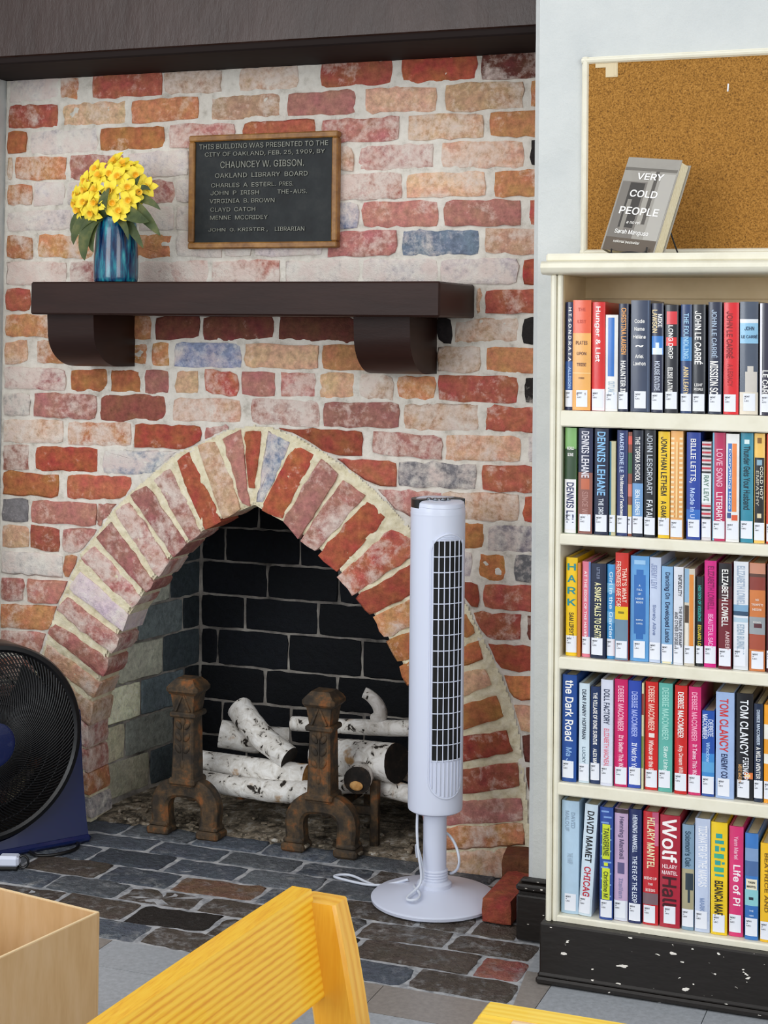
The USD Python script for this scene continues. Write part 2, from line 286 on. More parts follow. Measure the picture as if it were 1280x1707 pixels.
# ---------------------------------------------------------------- setting: brick wall with its arch
COL = dict(o='c38557', r='ae5c44', p='b4776a', t='cfa382', g='7f7c80', b='7d89a2', d='6e3c30', k='241f1e', w='cbbfc0', m='8c5242', s='5c6066', n='5e5046')
CLEAN = dict(o='b8713f', r='a54f33')
def tone(c, rg, s=0.10, w=9):
    v = np.array(lin(CLEAN[c] if w <= 2 and c in CLEAN else COL[c])); return tuple((v * (1 + rg.normal(0, s)) * (1 + rg.normal(0, 0.03, 3))).clip(0.004, 0.9).tolist())
WALL = [
(-737,-584,1918,'w8'),(-580,-523,1918,'o5'),(-480,-273,1918,'r4'),(-268,-101,1918,'t6'),(-52,109,1918,'t7'),(171,360,1918,'r3'),(385,578,1918,'r2'),
(590,811,1918,'d5'),(-737,-583,1848,'r3'),(-568,-380,1848,'t4'),(-360,-167,1848,'o4'),(-132,62,1848,'t4'),(82,266,1848,'p2'),(290,477,1848,'t4'),
(499,695,1848,'t5'),(712,811,1848,'o4'),(-737,-678,1778,'o2'),(-667,-465,1778,'w8'),(-454,-264,1778,'o2'),(-250,-64,1778,'p6'),(-40,158,1778,'r3'),
(177,381,1778,'p5'),(405,597,1778,'t5'),(612,811,1778,'o3'),(-737,-722,1708,'t6'),(-714,-554,1708,'o5'),(-543,-383,1708,'p4'),(-369,-195,1708,'w8'),
(-182,14,1708,'t6'),(31,206,1708,'p6'),(222,262,1708,'t6'),(278,472,1708,'p6'),(491,696,1708,'t6'),(714,811,1708,'k2'),(-737,-660,1638,'o5'),
(-655,-561,1638,'w9'),(-550,-352,1638,'w6'),(-337,-236,1638,'p4'),(-229,-45,1638,'w8'),(-31,186,1638,'p6'),(198,390,1638,'p7'),(402,602,1638,'t5'),
(624,811,1638,'o4'),(-737,-740,1568,'w6'),(-737,-537,1568,'w8'),(-530,-350,1568,'p6'),(-336,-235,1568,'w7'),(-228,-44,1568,'w8'),(-30,154,1568,'p7'),
(167,276,1568,'b7'),(289,482,1568,'p3'),(500,691,1568,'p3'),(711,811,1568,'r3'),(-737,-654,1498,'o5'),(-639,-469,1498,'o5'),(-456,-239,1498,'o4'),
(-223,-93,1498,'w9'),(-87,-13,1498,'w9'),(-3,181,1498,'w8'),(195,379,1498,'p4'),(393,588,1498,'b5'),(603,811,1498,'t5'),(-737,-551,1428,'p8'),
(-540,-348,1428,'p7'),(-334,-135,1428,'p8'),(-121,68,1428,'p7'),(81,281,1428,'w8'),(289,483,1428,'w8'),(491,684,1428,'w7'),(697,811,1428,'r1'),
(-737,-659,1358,'r4'),(-644,-429,1358,'r4'),(-415,-211,1358,'t5'),(-197,-1,1358,'p5'),(13,205,1358,'r4'),(218,404,1358,'t5'),(416,569,1358,'p5'),
(582,594,1358,'t6'),(604,811,1358,'r3'),(-737,-558,1288,'o4'),(-543,-297,1288,'o3'),(-283,-155,1288,'d2'),(-146,50,1288,'d2'),(65,273,1288,'d1'),
(286,472,1288,'d3'),(484,521,1288,'k2'),(527,685,1288,'t6'),(697,811,1288,'k1'),(-737,-666,1218,'t5'),(-638,-491,1218,'o5'),(-477,-306,1218,'o4'),
(-292,-243,1218,'o3'),(-226,-36,1218,'b5'),(-26,175,1218,'t3'),(186,349,1218,'o3'),(362,473,1218,'t4'),(485,594,1218,'t6'),(607,811,1218,'o3'),
(-737,-547,1148,'p8'),(-534,-425,1148,'o2'),(-413,-324,1148,'o1'),(-312,-242,1148,'p3'),(-223,-158,1148,'t3'),(-139,-46,1148,'r4'),(-36,58,1148,'p2'),
(73,167,1148,'p4'),(177,270,1148,'t2'),(286,373,1148,'t7'),(383,480,1148,'o4'),(487,686,1148,'r4'),(704,811,1148,'k4'),(-737,-654,1078,'g7'),
(-643,-453,1078,'p5'),(-444,-253,1078,'m2'),(-229,-37,1078,'t6'),(-7,178,1078,'p7'),(191,390,1078,'p4'),(401,591,1078,'t6'),(606,811,1078,'r4'),
(-737,-553,1008,'t7'),(-539,-350,1008,'o6'),(-338,-147,1008,'r2'),(-137,-70,1008,'p5'),(55,294,1008,'r2'),(320,499,1008,'p6'),(509,693,1008,'t5'),
(714,811,1008,'w6'),(-737,-657,938,'p6'),(-638,-447,938,'r2'),(-431,-170,938,'b7'),(194,384,938,'r3'),(388,585,938,'g6'),(601,811,938,'r3'),
(-737,-564,868,'o2'),(-540,-348,868,'r3'),(291,499,868,'p5'),(499,692,868,'t6'),(705,811,868,'r1'),(-737,-656,798,'g3'),(-645,-448,798,'p3'),
(-445,-342,798,'p4'),(354,431,798,'p4'),(441,605,798,'o1'),(613,811,798,'g6'),(-737,-653,728,'t4'),(-648,-559,728,'r3'),(-548,-429,728,'p6'),
(432,501,728,'o3'),(511,576,728,'w6'),(593,661,728,'o1'),(684,811,728,'g5'),(-737,-547,658,'w7'),(-543,-446,658,'o3'),(448,595,658,'r2'),
(607,811,658,'r3'),(-737,-667,588,'p5'),(-654,-481,588,'p4'),(555,700,588,'r4'),(715,811,588,'d4'),(-737,-534,518,'o4'),(571,811,518,'r1'),
(-737,-596,448,'p5'),(-589,-533,448,'p4'),(601,811,448,'o0'),(-737,-623,378,'p5'),(-615,-531,378,'p4'),(646,811,378,'t3'),(-737,-567,308,'p5'),
(662,811,308,'d3'),(-737,-620,238,'t5'),(-613,-547,238,'p4'),(677,811,238,'d2'),(-737,-564,168,'p5'),(685,811,168,'d2'),(-737,-618,98,'t5'),
(-610,-545,98,'p4'),(690,811,98,'d1'),(-737,-562,28,'p5'),(693,811,28,'d1'),
]
ARCH = [
(-20,1028,19,1028,4,889,-8,889,'r1'),(-81,1005,-36,1029,-10,844,-25,849,'p2'),(-152,987,-107,998,-34,832,-80,807,'t4'),
(-215,947,-181,968,-90,799,-130,777,'r2'),(-277,896,-234,923,-146,766,-171,748,'p4'),(-343,853,-301,878,-184,736,-218,705,'p4'),
(-391,810,-351,834,-234,689,-262,649,'p5'),(-442,739,-403,777,-278,633,-297,609,'p3'),(-490,682,-451,715,-314,592,-340,563,'p5'),
(-523,603,-492,644,-350,544,-365,505,'w6'),(-558,544,-531,578,-374,483,-396,444,'p5'),(-586,480,-566,506,-406,425,-420,382,'p3'),
(-598,416,-589,448,-430,361,-446,324,'t4'),(-618,342,-605,390,-451,307,-461,256,'t4'),(-632,274,-622,319,-464,248,-467,193,'p5'),
(-642,204,-635,252,-465,184,-464,132,'p4'),(-648,134,-643,181,-462,123,-458,72,'o3'),(-650,68,-648,112,-454,59,-448,13,'g5'),
(45,1026,100,1004,28,854,13,854,'b5'),(116,995,163,976,82,818,28,833,'r2'),(187,965,230,931,127,770,89,807,'p3'),
(246,913,301,882,173,740,135,762,'p4'),(309,866,354,832,231,694,184,729,'r1'),(373,801,459,765,273,641,237,679,'r4'),
(472,749,512,702,320,594,284,631,'r1'),(521,683,555,634,358,544,331,588,'o4'),(564,612,585,568,392,487,363,532,'o1'),
(594,549,605,510,418,432,398,473,'o1'),(613,487,629,451,439,367,425,416,'t2'),(640,423,658,379,450,305,442,353,'o1'),
(666,345,681,301,459,235,454,290,'r2'),(693,272,698,222,463,167,461,219,'r3'),(702,190,707,144,465,104,463,154,'p3'),
(707,132,713,87,467,44,465,90,'o4'),(713,75,717,17,468,-24,467,30,'t5'),
]
HEARTH = [
(-735,-540,-52,45,'o'),(-540,-340,-52,45,'b'),(-340,-140,-52,45,'s'),(-140,50,-52,45,'b'),(50,250,-52,45,'b'),(250,450,-52,45,'s'),
(450,650,-52,45,'b'),(650,810,-52,45,'n'),(-735,-620,-150,-52,'b'),(-620,-420,-150,-52,'s'),(-420,-210,-150,-52,'b'),(-210,-15,-150,-52,'b'),
(-15,185,-150,-52,'s'),(185,370,-150,-52,'b'),(370,570,-150,-52,'n'),(570,760,-150,-52,'t'),(760,810,-150,-52,'n'),(-735,-520,-258,-150,'s'),
(-520,-310,-258,-150,'b'),(-310,-110,-258,-150,'b'),(-110,85,-258,-150,'b'),(85,285,-258,-150,'s'),(285,480,-258,-150,'s'),(480,670,-258,-150,'n'),
(670,810,-258,-150,'n'),(-735,-640,-363,-258,'b'),(-640,-430,-363,-258,'s'),(-430,-222,-363,-258,'n'),(-222,-35,-363,-258,'b'),(-35,182,-363,-258,'o'),
(182,370,-363,-258,'b'),(370,570,-363,-258,'n'),(570,690,-363,-258,'n'),(690,800,-363,-258,'n'),(-735,-500,-463,-363,'b'),(-500,-302,-463,-363,'b'),
(-302,-115,-463,-363,'s'),(-115,83,-463,-363,'n'),(83,275,-463,-363,'n'),(275,470,-463,-363,'d'),(470,670,-463,-363,'n'),(670,860,-463,-363,'n'),
(-735,-630,-573,-463,'b'),(-630,-420,-573,-463,'o'),(-420,-225,-573,-463,'n'),(-225,-30,-573,-463,'n'),(-30,170,-573,-463,'d'),(170,365,-573,-463,'n'),
(365,500,-573,-463,'k'),(500,762,-573,-463,'n'),(762,865,-573,-463,'r'),(-735,-530,-676,-573,'b'),(-530,-340,-676,-573,'s'),(-340,-140,-676,-573,'n'),
(-140,60,-676,-573,'b'),(60,259,-676,-573,'n'),(259,460,-676,-573,'n'),(460,660,-676,-573,'b'),(660,875,-676,-573,'n'),
]
XL, XR, ZT = -0.749, 0.813, 2.62
# inner line of the pointed arch (x, z), left foot to right foot
left_in = [(-.446, 0), (-.456, .10), (-.466, .20), (-.465, .26), (-.434, .346), (-.40, .435), (-.369, .502), (-.296, .607), (-.218, .698), (-.15, .757), (-.082, .800), (.004, .836)]
right_in = [(.05, .812), (.11, .787), (.179, .737), (.232, .689), (.276, .642), (.317, .597), (.358, .539), (.395, .483), (.425, .42), (.452, .346), (.472, .26), (.482, .2), (.48, .1), (.476, 0)]
left_out = [(-.70, 0), (-.69, .10), (-.672, .2), (-.655, .26), (-.625, .36), (-.596, .43), (-.56, .53), (-.525, .608), (-.487, .69), (-.44, .745), (-.40, .80), (-.341, .857), (-.275, .908), (-.212, .958), (-.147, .985), (-.078, 1.02), (.0, 1.036)]
right_out = [(.06, 1.03), (.12, 1.01), (.19, .975), (.27, .93), (.33, .885), (.40, .82), (.46, .755), (.52, .69), (.564, .622), (.606, .545), (.646, .472), (.67, .411), (.69, .344), (.70, .27), (.712, .18), (.718, .097), (.72, 0)]
opening = Polygon([(-.446, -.2)] + left_in + right_in + [(.476, -.2)])
ring_out = Polygon([(-.70, -.2)] + left_out + right_out + [(.72, -.2)])
above = sbox(-2, .0005, 2, 3)
def relief(poly, y0, amp, cell, seed, freq=42.0):
    """a trowelled mortar surface over poly (x,z), at y0 with lumps of amp"""
    import shapely
    x0, z0, x1, z1 = poly.bounds; xs = np.arange(x0, x1 + cell, cell); zs = np.arange(z0, z1 + cell, cell); gx, gz = np.meshgrid(xs, zs)
    inside = shapely.contains_xy(poly, gx, gz)
    f = meshkit.fbm(np.stack([gx * freq, gz * freq, gx * 0], -1), 4, seed) - .5
    gy = y0 - 2 * amp * f; n = len(xs); idx = np.arange(gx.size).reshape(gx.shape)
    ok = inside[:-1, :-1] & inside[1:, :-1] & inside[:-1, 1:] & inside[1:, 1:]
    a, b, c, d = (q[ok] for q in (idx[:-1, :-1], idx[:-1, 1:], idx[1:, 1:], idx[1:, :-1]))
    m = tm(np.c_[gx.ravel(), gy.ravel(), gz.ravel()], np.vstack([np.c_[a, b, c], np.c_[a, c, d]])); m.remove_unreferenced_vertices(); return m
w = keys(UsdGeom.Xform.Define(stage, '/World/wall_back').GetPrim(), 'whitewashed old red brick wall of the fireplace recess', None, None, 'structure')
obj('mortar', prism(sbox(XL, 0, XR, ZT).difference(ring_out.buffer(-0.03)), 0.010, 0.11), M['mortar'], w)
obj('mortar_face', relief(sbox(XL, .002, XR, 1.95).difference(ring_out.buffer(-.01)), .0050, .0046, .0055, 4), M['mortar'], w, smooth=True)
rg = np.random.default_rng(11); rr = random.Random(5)
cut = ring_out.buffer(0.012)
for i, (x0, x1, zc, code) in enumerate(WALL):
    x0, x1, zc = x0 / 1000, x1 / 1000, zc / 1000
    h = 0.0305 + rg.normal(0, 0.0012); a = rg.normal(0, 0.0022)
    q = Polygon([(x0, max(zc - h - a, .004)), (x1, max(zc - h + a, .004)), (x1, zc + h + a), (x0, zc + h - a)]).difference(cut)
    if q.is_empty: continue
    if q.geom_type != 'Polygon': q = max(q.geoms, key=lambda s: s.area)
    if q.area < 0.0006: continue
    q = q.simplify(0.004); P = np.array(q.exterior.coords)[:-1]
    if q.exterior.is_ccw is False: P = P[::-1]
    obj('brick', slab(P, rg.normal(0, 0.0016), 0.02, seed=i, bev=0.0045, jit=0.0016), M['brick'], w, smooth=50, tint=tone(code[0], rg, w=int(code[1])), wash=int(code[1]) / 9 + rg.normal(0, .03))

fp = thing('fireplace', 'pointed arch brick fireplace with a blackened firebrick hearth box', 'fireplace')
obj('arch_mortar', prism(ring_out.buffer(0.006).difference(opening.buffer(0.008)).intersection(above), 0.006, 0.104), M['arch_mortar'], fp)
obj('mortar_face', relief(ring_out.buffer(.010).difference(opening.buffer(.010)).intersection(above), .0012, .0060, .005, 9, 50), M['arch_mortar'], fp, smooth=True)
for i, q in enumerate(ARCH):
    P = np.array(Polygon(np.array(q[:8], float).reshape(4, 2) / 1000).buffer(.0035, join_style='mitre').exterior.coords)[:-1]
    if Polygon(P).exterior.is_ccw is False: P = P[::-1]
    obj('arch_brick', slab(P, -0.004 + rg.normal(0, 0.0015), 0.103, seed=900 + i, bev=0.004, jit=0.0016), M['brick'], fp, smooth=50, tint=tone(q[8][0], rg, w=int(q[8][1])), wash=int(q[8][1]) / 9 + .1)
# firebox: back, two splayed cheeks, floor, top
FZ = [-0.08, 0.02, 0.12, 0.22, 0.321, 0.426, 0.521, 0.618, 0.715, 0.81, 0.905, 1.0]
def firewall(name, A, Bk, joints, tints, wash):
    A, Bk = np.array(A), np.array(Bk); L = np.linalg.norm(Bk - A); th = math.degrees(math.atan2(*(Bk - A)[::-1]))
    T = move(A[0], A[1], 0) @ rot((0, 0, 1), th)
    o = obj(name, xf(cbx(-.03, L + .03, 0.004, 0.08, 0, 1.02), T), M['soot_joint'], fp)
    for r in range(len(FZ) - 1):
        z0, z1 = max(FZ[r] + .0032, .002), FZ[r + 1] - .0032
        if z1 < 0.03: continue
        js = [0] + joints[r % len(joints)] + [L]
        for k in range(len(js) - 1):
            x0, x1 = js[k] + .0032, js[k + 1] - .0032
            if x1 - x0 < .02: continue
            t = tints(r, (x0 + x1) / 2 / L)
            obj('fire_brick', xf(slab([(x0, z0), (x1, z0), (x1, z1), (x0, z1)], rg.normal(0, .0012), .03, seed=3000 + r * 20 + k, bev=.003, jit=.001), T), M['soot'], o, smooth=50, tint=t, wash=wash(r, (x0 + x1) / 2 / L))
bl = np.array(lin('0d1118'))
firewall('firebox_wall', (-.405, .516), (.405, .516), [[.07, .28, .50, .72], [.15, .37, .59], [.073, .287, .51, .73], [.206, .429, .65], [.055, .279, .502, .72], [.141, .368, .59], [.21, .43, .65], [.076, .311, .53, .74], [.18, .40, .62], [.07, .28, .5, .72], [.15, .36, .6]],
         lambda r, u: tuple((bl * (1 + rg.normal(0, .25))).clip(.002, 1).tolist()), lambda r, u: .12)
def cheek_soot_and_light(r, u):  # soot blackens the back; the lit front is painted into the tints
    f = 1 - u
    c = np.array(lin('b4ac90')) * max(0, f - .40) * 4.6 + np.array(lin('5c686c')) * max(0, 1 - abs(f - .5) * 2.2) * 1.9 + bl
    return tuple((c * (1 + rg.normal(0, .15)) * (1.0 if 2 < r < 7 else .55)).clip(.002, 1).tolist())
firewall('firebox_wall', (-.473, .1), (-.405, .516), [[.10, .31], [.2, .36], [.09, .30], [.155, .35], [.05, .25], [.14, .34], [.06, .28], [.18], [.1, .3], [.2], [.1, .3]], cheek_soot_and_light, lambda r, u: .45 - .3 * u)
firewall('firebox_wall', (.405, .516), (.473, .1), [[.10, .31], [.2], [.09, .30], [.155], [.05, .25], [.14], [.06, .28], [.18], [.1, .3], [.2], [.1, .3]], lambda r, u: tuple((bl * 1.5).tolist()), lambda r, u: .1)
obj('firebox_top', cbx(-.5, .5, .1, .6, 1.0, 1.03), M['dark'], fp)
gx, gy = np.meshgrid(np.linspace(-.49, .49, 70), np.linspace(.028, .53, 42))
gz = -0.006 + np.clip((gy - .028) * .7, 0, .009) + 0.016 * meshkit.fbm(np.stack([gx * 14, gy * 14, gx * 0], -1), 4, 3) * np.clip((gy - .03) * 6, 0.1, 1)
fc = [(i * 70 + j, i * 70 + j + 1, (i + 1) * 70 + j + 1, (i + 1) * 70 + j) for i in range(41) for j in range(69)]
obj('ash_bed', (np.c_[gx.ravel(), gy.ravel(), gz.ravel()], fc), M['ash'], fp, smooth=True)
chips = []
for i in range(160):
    x, y, s = rr.uniform(-.42, .42), abs(rr.gauss(0, .12)) + .0, rr.uniform(.003, .009)
    chips.append(xf(cbx(-s * 1.6, s * 1.6, -s * .6, s * .6, -s * .4, s * .4, s * .15), move(x, y, .012 + s * .3) @ rot((0, 0, 1), rr.uniform(0, 180)) @ rot((1, 0, 0), rr.uniform(-25, 25))))
obj('ash_crumb', cat(*chips), M['ash'], fp, kind='stuff')

# hearth of flush worn bricks
he = thing('hearth', 'worn dark brick hearth laid flush in front of the fireplace', 'hearth')
obj('mortar_bed', prism_z(Polygon([(XL, .052), (XL, -.676), (.885, -.684), (.862, -.50), (.862, -.34), (XR, -.33), (XR, .052)]), -.05, -.0035), M['joint'], he)
T = np.array([[1, 0, 0, 0], [0, 0, 1, 0], [0, -1, 0, 0], [0, 0, 0, 1.0]])
HC = dict(o='7a5c48', b='565d68', s='61666c', n='544a42', d='2c2724', r='94564a', t='8a7460', k='2a2522')  # blue-grey tints of the left bricks have the sky reflection painted in
for i, (x0, x1, y0, y1, c) in enumerate(HEARTH):
    x0, x1, y0, y1 = x0 / 1000 + .005, x1 / 1000 - .005, y0 / 1000 + .005, y1 / 1000 - .005
    s = rg.normal(0, .003)
    v = np.array(lin(HC[c])) * (1 + rg.normal(0, .12))
    obj('brick', xf(slab([(x0, y0 + s), (x1, y0 - s), (x1, y1 - s), (x0, y1 + s)], rg.normal(0, .0012), .04, seed=5000 + i, bev=.004, jit=.0018, rough=.0006), T), M['hearth'], he, smooth=50, tint=tuple(v.tolist()), wash=.42 + rg.normal(0, .10))

# floor of grey sheet tiles
fl = keys(UsdGeom.Xform.Define(stage, '/World/floor').GetPrim(), 'grey and grey-brown square tiled floor', None, None, 'structure')
obj('floor_bed', cbx(-1.8, 3.2, -4.6, .12, -.12, -.052), M['grout'], fl)
TS = .305; yb = -.813
hearth_poly = Polygon([(XL, .2), (XL, -.677), (.886, -.686), (.862, -.50), (.862, .2)])
for j in range(-6, 3):
    y0 = yb + j * TS
    off = (.013, .16, .013, .20)[j % 4] if j != 0 else .013
    if j == 1: off = .215
    for k in range(-6, 8):
        x0 = off + k * TS
        q = sbox(x0 + .0008, y0 + .0008, x0 + TS - .0008, y0 + TS - .0008).difference(hearth_poly)
        if q.is_empty or x0 < -1.75 or x0 > 2.3: continue
        if q.geom_type != 'Polygon': q = max(q.geoms, key=lambda s: s.area)
        brownish = (j == 0 and k in (-1, 1, 2)) or (j == -2 and k % 3 == 0)
        c = np.array(lin('8d8680' if brownish else 'a3a7ac')) * (1 + rg.normal(0, .03))
        obj('tile', prism_z(q, -.05, -.001), M['floor_tile'], fl, tint=tuple(c.tolist()))

# side and right walls, beam
wl = obj('wall_left', cbx(XL - .9, XL, -.33, .12, 0, ZT, .004), M['paint'], label='white painted return wall at the left of the brick recess', kind='structure')
obj('wall_right', cbx(XR, 3.3, -.33, .12, 0, ZT, .012), M['paint'], label='white painted wall behind the bookcase with rough plaster', kind='structure')
bm = thing('ceiling_beam', 'glossy dark brown painted beam spanning the top of the brick recess', 'beam')
obj('face_board', cbx(XL, XR - .004, -.228, .04, 1.962, 2.30, .005), M['beam'], bm)
obj('bottom_board', cbx(XL, XR - .004, -.232, .04, 1.945, 1.963, .004), M['beam_under'], bm)
bb = thing('baseboard', 'short black painted baseboard block with chipped edges beside the bookcase foot', 'baseboard')
obj('board', cat(cbx(.797, .91, -.358, -.328, 0, .095, .003), cbx(.797, .812, -.345, -.02, 0, .095, .003)), M['black_paint'], bb)
obj('cap_moulding', cat(cbx(.800, .91, -.352, -.328, .092, .104, .003), cbx(.796, .91, -.36, -.328, .104, .118, .004), cbx(.803, .91, -.348, -.328, .118, .126, .003)), M['black_paint'], bb)

# ---------------------------------------------------------------- mantel shelf
mt = thing('mantel_shelf', 'dark brown wooden mantel shelf on two curved corbels', 'mantel shelf')
obj('shelf_board', cbx(-.492, .578, -.254, .004, 1.316, 1.396, .004), M['brown'], mt)
def corbel(x0, x1, zt, zb, d):
    P = [(0.004, zt), (-d, zt)]
    for t in np.linspace(0, math.pi / 2, 14):
        P.append((-d + .004 + (d * .62) * (1 - math.cos(t)), zt - .045 - (zt - zb - .045) * math.sin(t)))
    P.append((0.004, zb))
    return prism_x(Polygon(P).buffer(0), x0, x1)
obj('corbel', corbel(-.474, -.342, 1.316, 1.186, .205), M['brown'], mt, smooth=30)
obj('corbel', corbel(.345, .484, 1.316, 1.182, .192), M['brown'], mt, smooth=30)

# ---------------------------------------------------------------- plaque
pl = thing('plaque', 'dark bronze dedication plaque with raised lettering fixed to the brick wall', 'plaque', (.027, -.004, 1.631))
wq, hq = .205, .144
obj('backing', cbx(-wq + .01, wq - .01, -.014, .002, -hq + .01, hq - .01, .002), M['plaque'], pl)
for nm, b in (('rim', (-wq, wq, hq - .016, hq)), ('rim', (-wq, wq, -hq, -hq + .016)), ('rim', (-wq, -wq + .016, -hq + .016, hq - .016)), ('rim', (wq - .016, wq, -hq + .016, hq - .016))):
    obj(nm, cbx(b[0], b[1], -.023, .002, b[2], b[3], .003), M['bronze'], pl)
def text_box(s, w_, h_, depth=.0004, bold=False):
    """lettering filling a w_ x h_ box, centred, in the x,z plane facing -y"""
    m = meshkit.text_mesh(s, .07, depth=.01, bold=bold); b = m.bounds; e = b[1] - b[0]; cpos = (b[0] + b[1]) / 2
    v = (m.vertices - cpos) * [w_ / e[0], h_ / e[1], depth / e[2]]
    return tm(np.c_[v[:, 0], -v[:, 2], v[:, 1]], m.faces)
PT = [('THIS BUILDING WAS PRESENTED TO THE', .115, .0, .355, .0125), ('CITY OF OAKLAND, FEB. 25, 1909, BY', .094, .004, .33, .0125), ('CHAUNCEY W. GIBSON.', .068, -.002, .23, .0165), ('OAKLAND  LIBRARY  BOARD', .041, -.004, .255, .0115),
      ('CHARLES  A  ESTERL.', .0165, -.052, .18, .0105), ('PRES.', .0165, .066, .038, .0105), ('JOHN  P  IRISH', -.003, -.076, .135, .0105), ('THE-AUS.', -.003, .082, .08, .0105), ('VIRGINIA  B. BROWN', -.0235, -.056, .18, .0105),
      ('CLAYD  CATCH', -.045, -.081, .125, .0105), ('MENNE  MCCRIDEY', -.0655, -.064, .16, .0105), ('JOHN  G. KRISTER ,', -.097, -.066, .165, .0105), ('LIBRARIAN', -.096, .076, .08, .0105)]
for s, z, x, ww, hh in PT:
    obj('lettering', xf(text_box(s, ww, hh, .004), move(x, -.0155, z)), M['plaque_text'], pl)

# ---------------------------------------------------------------- vase and daffodils
va = thing('vase', 'blue and teal drip glazed ceramic vase on the mantel shelf', 'vase', (-.312, -.15, 1.396))
pf = [(0, 0), (.047, 0), (.0535, .004), (.0555, .014), (.0555, .05), (.0535, .09), (.0515, .13), (.049, .155), (.0465, .165), (.0475, .170), (.045, .172), (.0435, .168), (.045, .15), (.048, .10), (.050, .03), (.044, .012), (0, .012)]
obj('body', lathe(pf, 56), M['glaze'], va, smooth=40)
fo = thing('daffodil_foliage', 'olive green silk leaves spreading from the vase under the daffodils', 'leaves', (-.312, -.15, 1.555))
def blade(path, wid, fold=.25, up=(0, 0, 1)):
    P = curve(path, 14); T = np.gradient(P, axis=0); T /= np.linalg.norm(T, axis=1, keepdims=True)
    V, Fc = [], []
    for i, (q, t) in enumerate(zip(P, T)):
        s = i / 13; ww = wid * (math.sin(math.pi * min(1, .06 + s * .94)) ** .75) + .0005
        b = np.cross(t, up); b /= np.linalg.norm(b) + 1e-9; n = np.cross(b, t)
        V += [q - b * ww + n * fold * ww, q, q + b * ww + n * fold * ww]
    for i in range(13):
        for k in (0, 1):
            a = i * 3 + k; Fc.append((a, a + 1, a + 4, a + 3))
    return V, Fc
LV = [[(0, -.02, 0), (.06, -.04, .03), (.11, -.05, .0), (.152, -.05, -.045)], [(0, -.02, 0), (.05, -.05, .015), (.09, -.06, .0), (.13, -.07, -.012)], [(0, -.01, .01), (.06, -.02, .05), (.10, -.03, .045), (.14, -.03, .02)],
      [(.01, -.02, .02), (.05, -.03, .06), (.075, -.035, .09), (.088, -.04, .105)], [(0, -.02, .0), (.05, -.04, -.01), (.085, -.05, -.045), (.105, -.05, -.075)], [(0, -.03, 0), (.04, -.05, -.005), (.062, -.06, -.03), (.068, -.06, -.055)],
      [(0, -.03, 0), (-.04, -.05, .005), (-.07, -.06, -.02), (-.085, -.062, -.065)], [(0, -.03, 0), (-.03, -.055, -.005), (-.05, -.065, -.05), (-.05, -.066, -.105)], [(0, -.03, 0), (-.05, -.05, .02), (-.085, -.05, .0), (-.098, -.05, -.04)],
      [(0, -.03, .0), (.0, -.065, .02), (.012, -.075, .055), (.02, -.07, .075)], [(0, -.02, 0), (-.02, -.05, .0), (-.035, -.06, -.04), (-.028, -.062, -.085)], [(.01, -.02, .02), (.06, -.03, .06), (.10, -.03, .075), (.112, -.03, .068)]]
for i, Lp in enumerate(LV):
    obj('leaf', blade(Lp, (.017, .018, .013, .012, .012, .009, .017, .018, .014, .014, .013, .011)[i], up=(0, -1, .3)), M['leaf'], fo, smooth=True)
obj('stem_bunch', cat(*[tube([(.02 * math.cos(a), .02 * math.sin(a), -.14), (.026 * math.cos(a), .026 * math.sin(a), -.02), (.04 * math.cos(a), .035 * math.sin(a) - .01, .05)], .0022, 6) for a in np.arange(11) * .571]), M['leaf'], fo, smooth=True)
def petal(k):
    a = k * math.pi / 3; V, Fc = [], []
    for i in range(7):
        s = i / 6; ww = .0105 * math.sin(math.pi * (.12 + .86 * s)) ** .8 * (1 - .15 * s); r = .005 + .025 * s
        z = .004 * math.sin(s * 3) - .003 * s + (.002 if k % 2 else 0)
        for u, dz in ((-1, .0022), (0, 0), (1, .0022)):
            x, y = r, u * ww
            V.append((x * math.cos(a) - y * math.sin(a), x * math.sin(a) + y * math.cos(a), z + dz))
    for i in range(6):
        for u in (0, 1):
            b = i * 3 + u; Fc.append((b, b + 3, b + 4, b + 1))
    return V, Fc
FLAB = 'yellow silk daffodil with an orange trumpet in the blue vase'
def frame(c, n, roll):
    n = np.array(n, float); n /= np.linalg.norm(n); a = np.cross((0.1, .2, 1), n); a /= np.linalg.norm(a); b = np.cross(n, a)
    x = math.cos(roll) * a + math.sin(roll) * b; y = np.cross(n, x)
    return Gf.Matrix4d(*[*x, 0, *y, 0, *n, 0, *c, 1])
d0 = UsdGeom.Xform.Define(stage, pathof('daffodil')); dp = keys(d0.GetPrim(), FLAB, 'flower', 'daffodils in the blue vase')
for k in range(6): obj('petal', petal(k), M['petal'], dp, smooth=True)
obj('trumpet', lathe([(.0, .001), (.005, .002), (.0058, .008), (.0070, .0125), (.0090, .0145), (.0082, .0145), (.0062, .0125), (.005, .008), (.003, .005), (0, .005)], 14), M['trumpet'], dp, smooth=50)
obj('neck', tube([(0, 0, .001), (0, 0, -.02), (.004, .002, -.045)], [.0035, .0022, .002], 6), M['leaf'], dp, smooth=True)
VC = np.array((-.312, -.15, 1.568))
SP = [(-.01, .128, .01), (.025, .115, -.01), (-.055, .105, -.01), (-.03, .085, -.035), (.03, .08, -.04), (.065, .085, -.015), (-.085, .075, -.01), (-.07, .05, -.035), (-.025, .045, -.06), (.02, .045, -.06), (.06, .05, -.045), (.095, .055, -.01),
      (-.115, .04, -.005), (-.105, .015, -.025), (-.06, .015, -.055), (-.02, .012, -.065), (.025, .01, -.06), (.07, .018, -.05), (.082, .04, -.03), (-.035, -.012, -.06), (.045, -.012, -.06), (-.08, -.005, -.05), (.0, .09, -.03), (.045, .105, .0), (-.09, .055, .01)]
TIER = {}
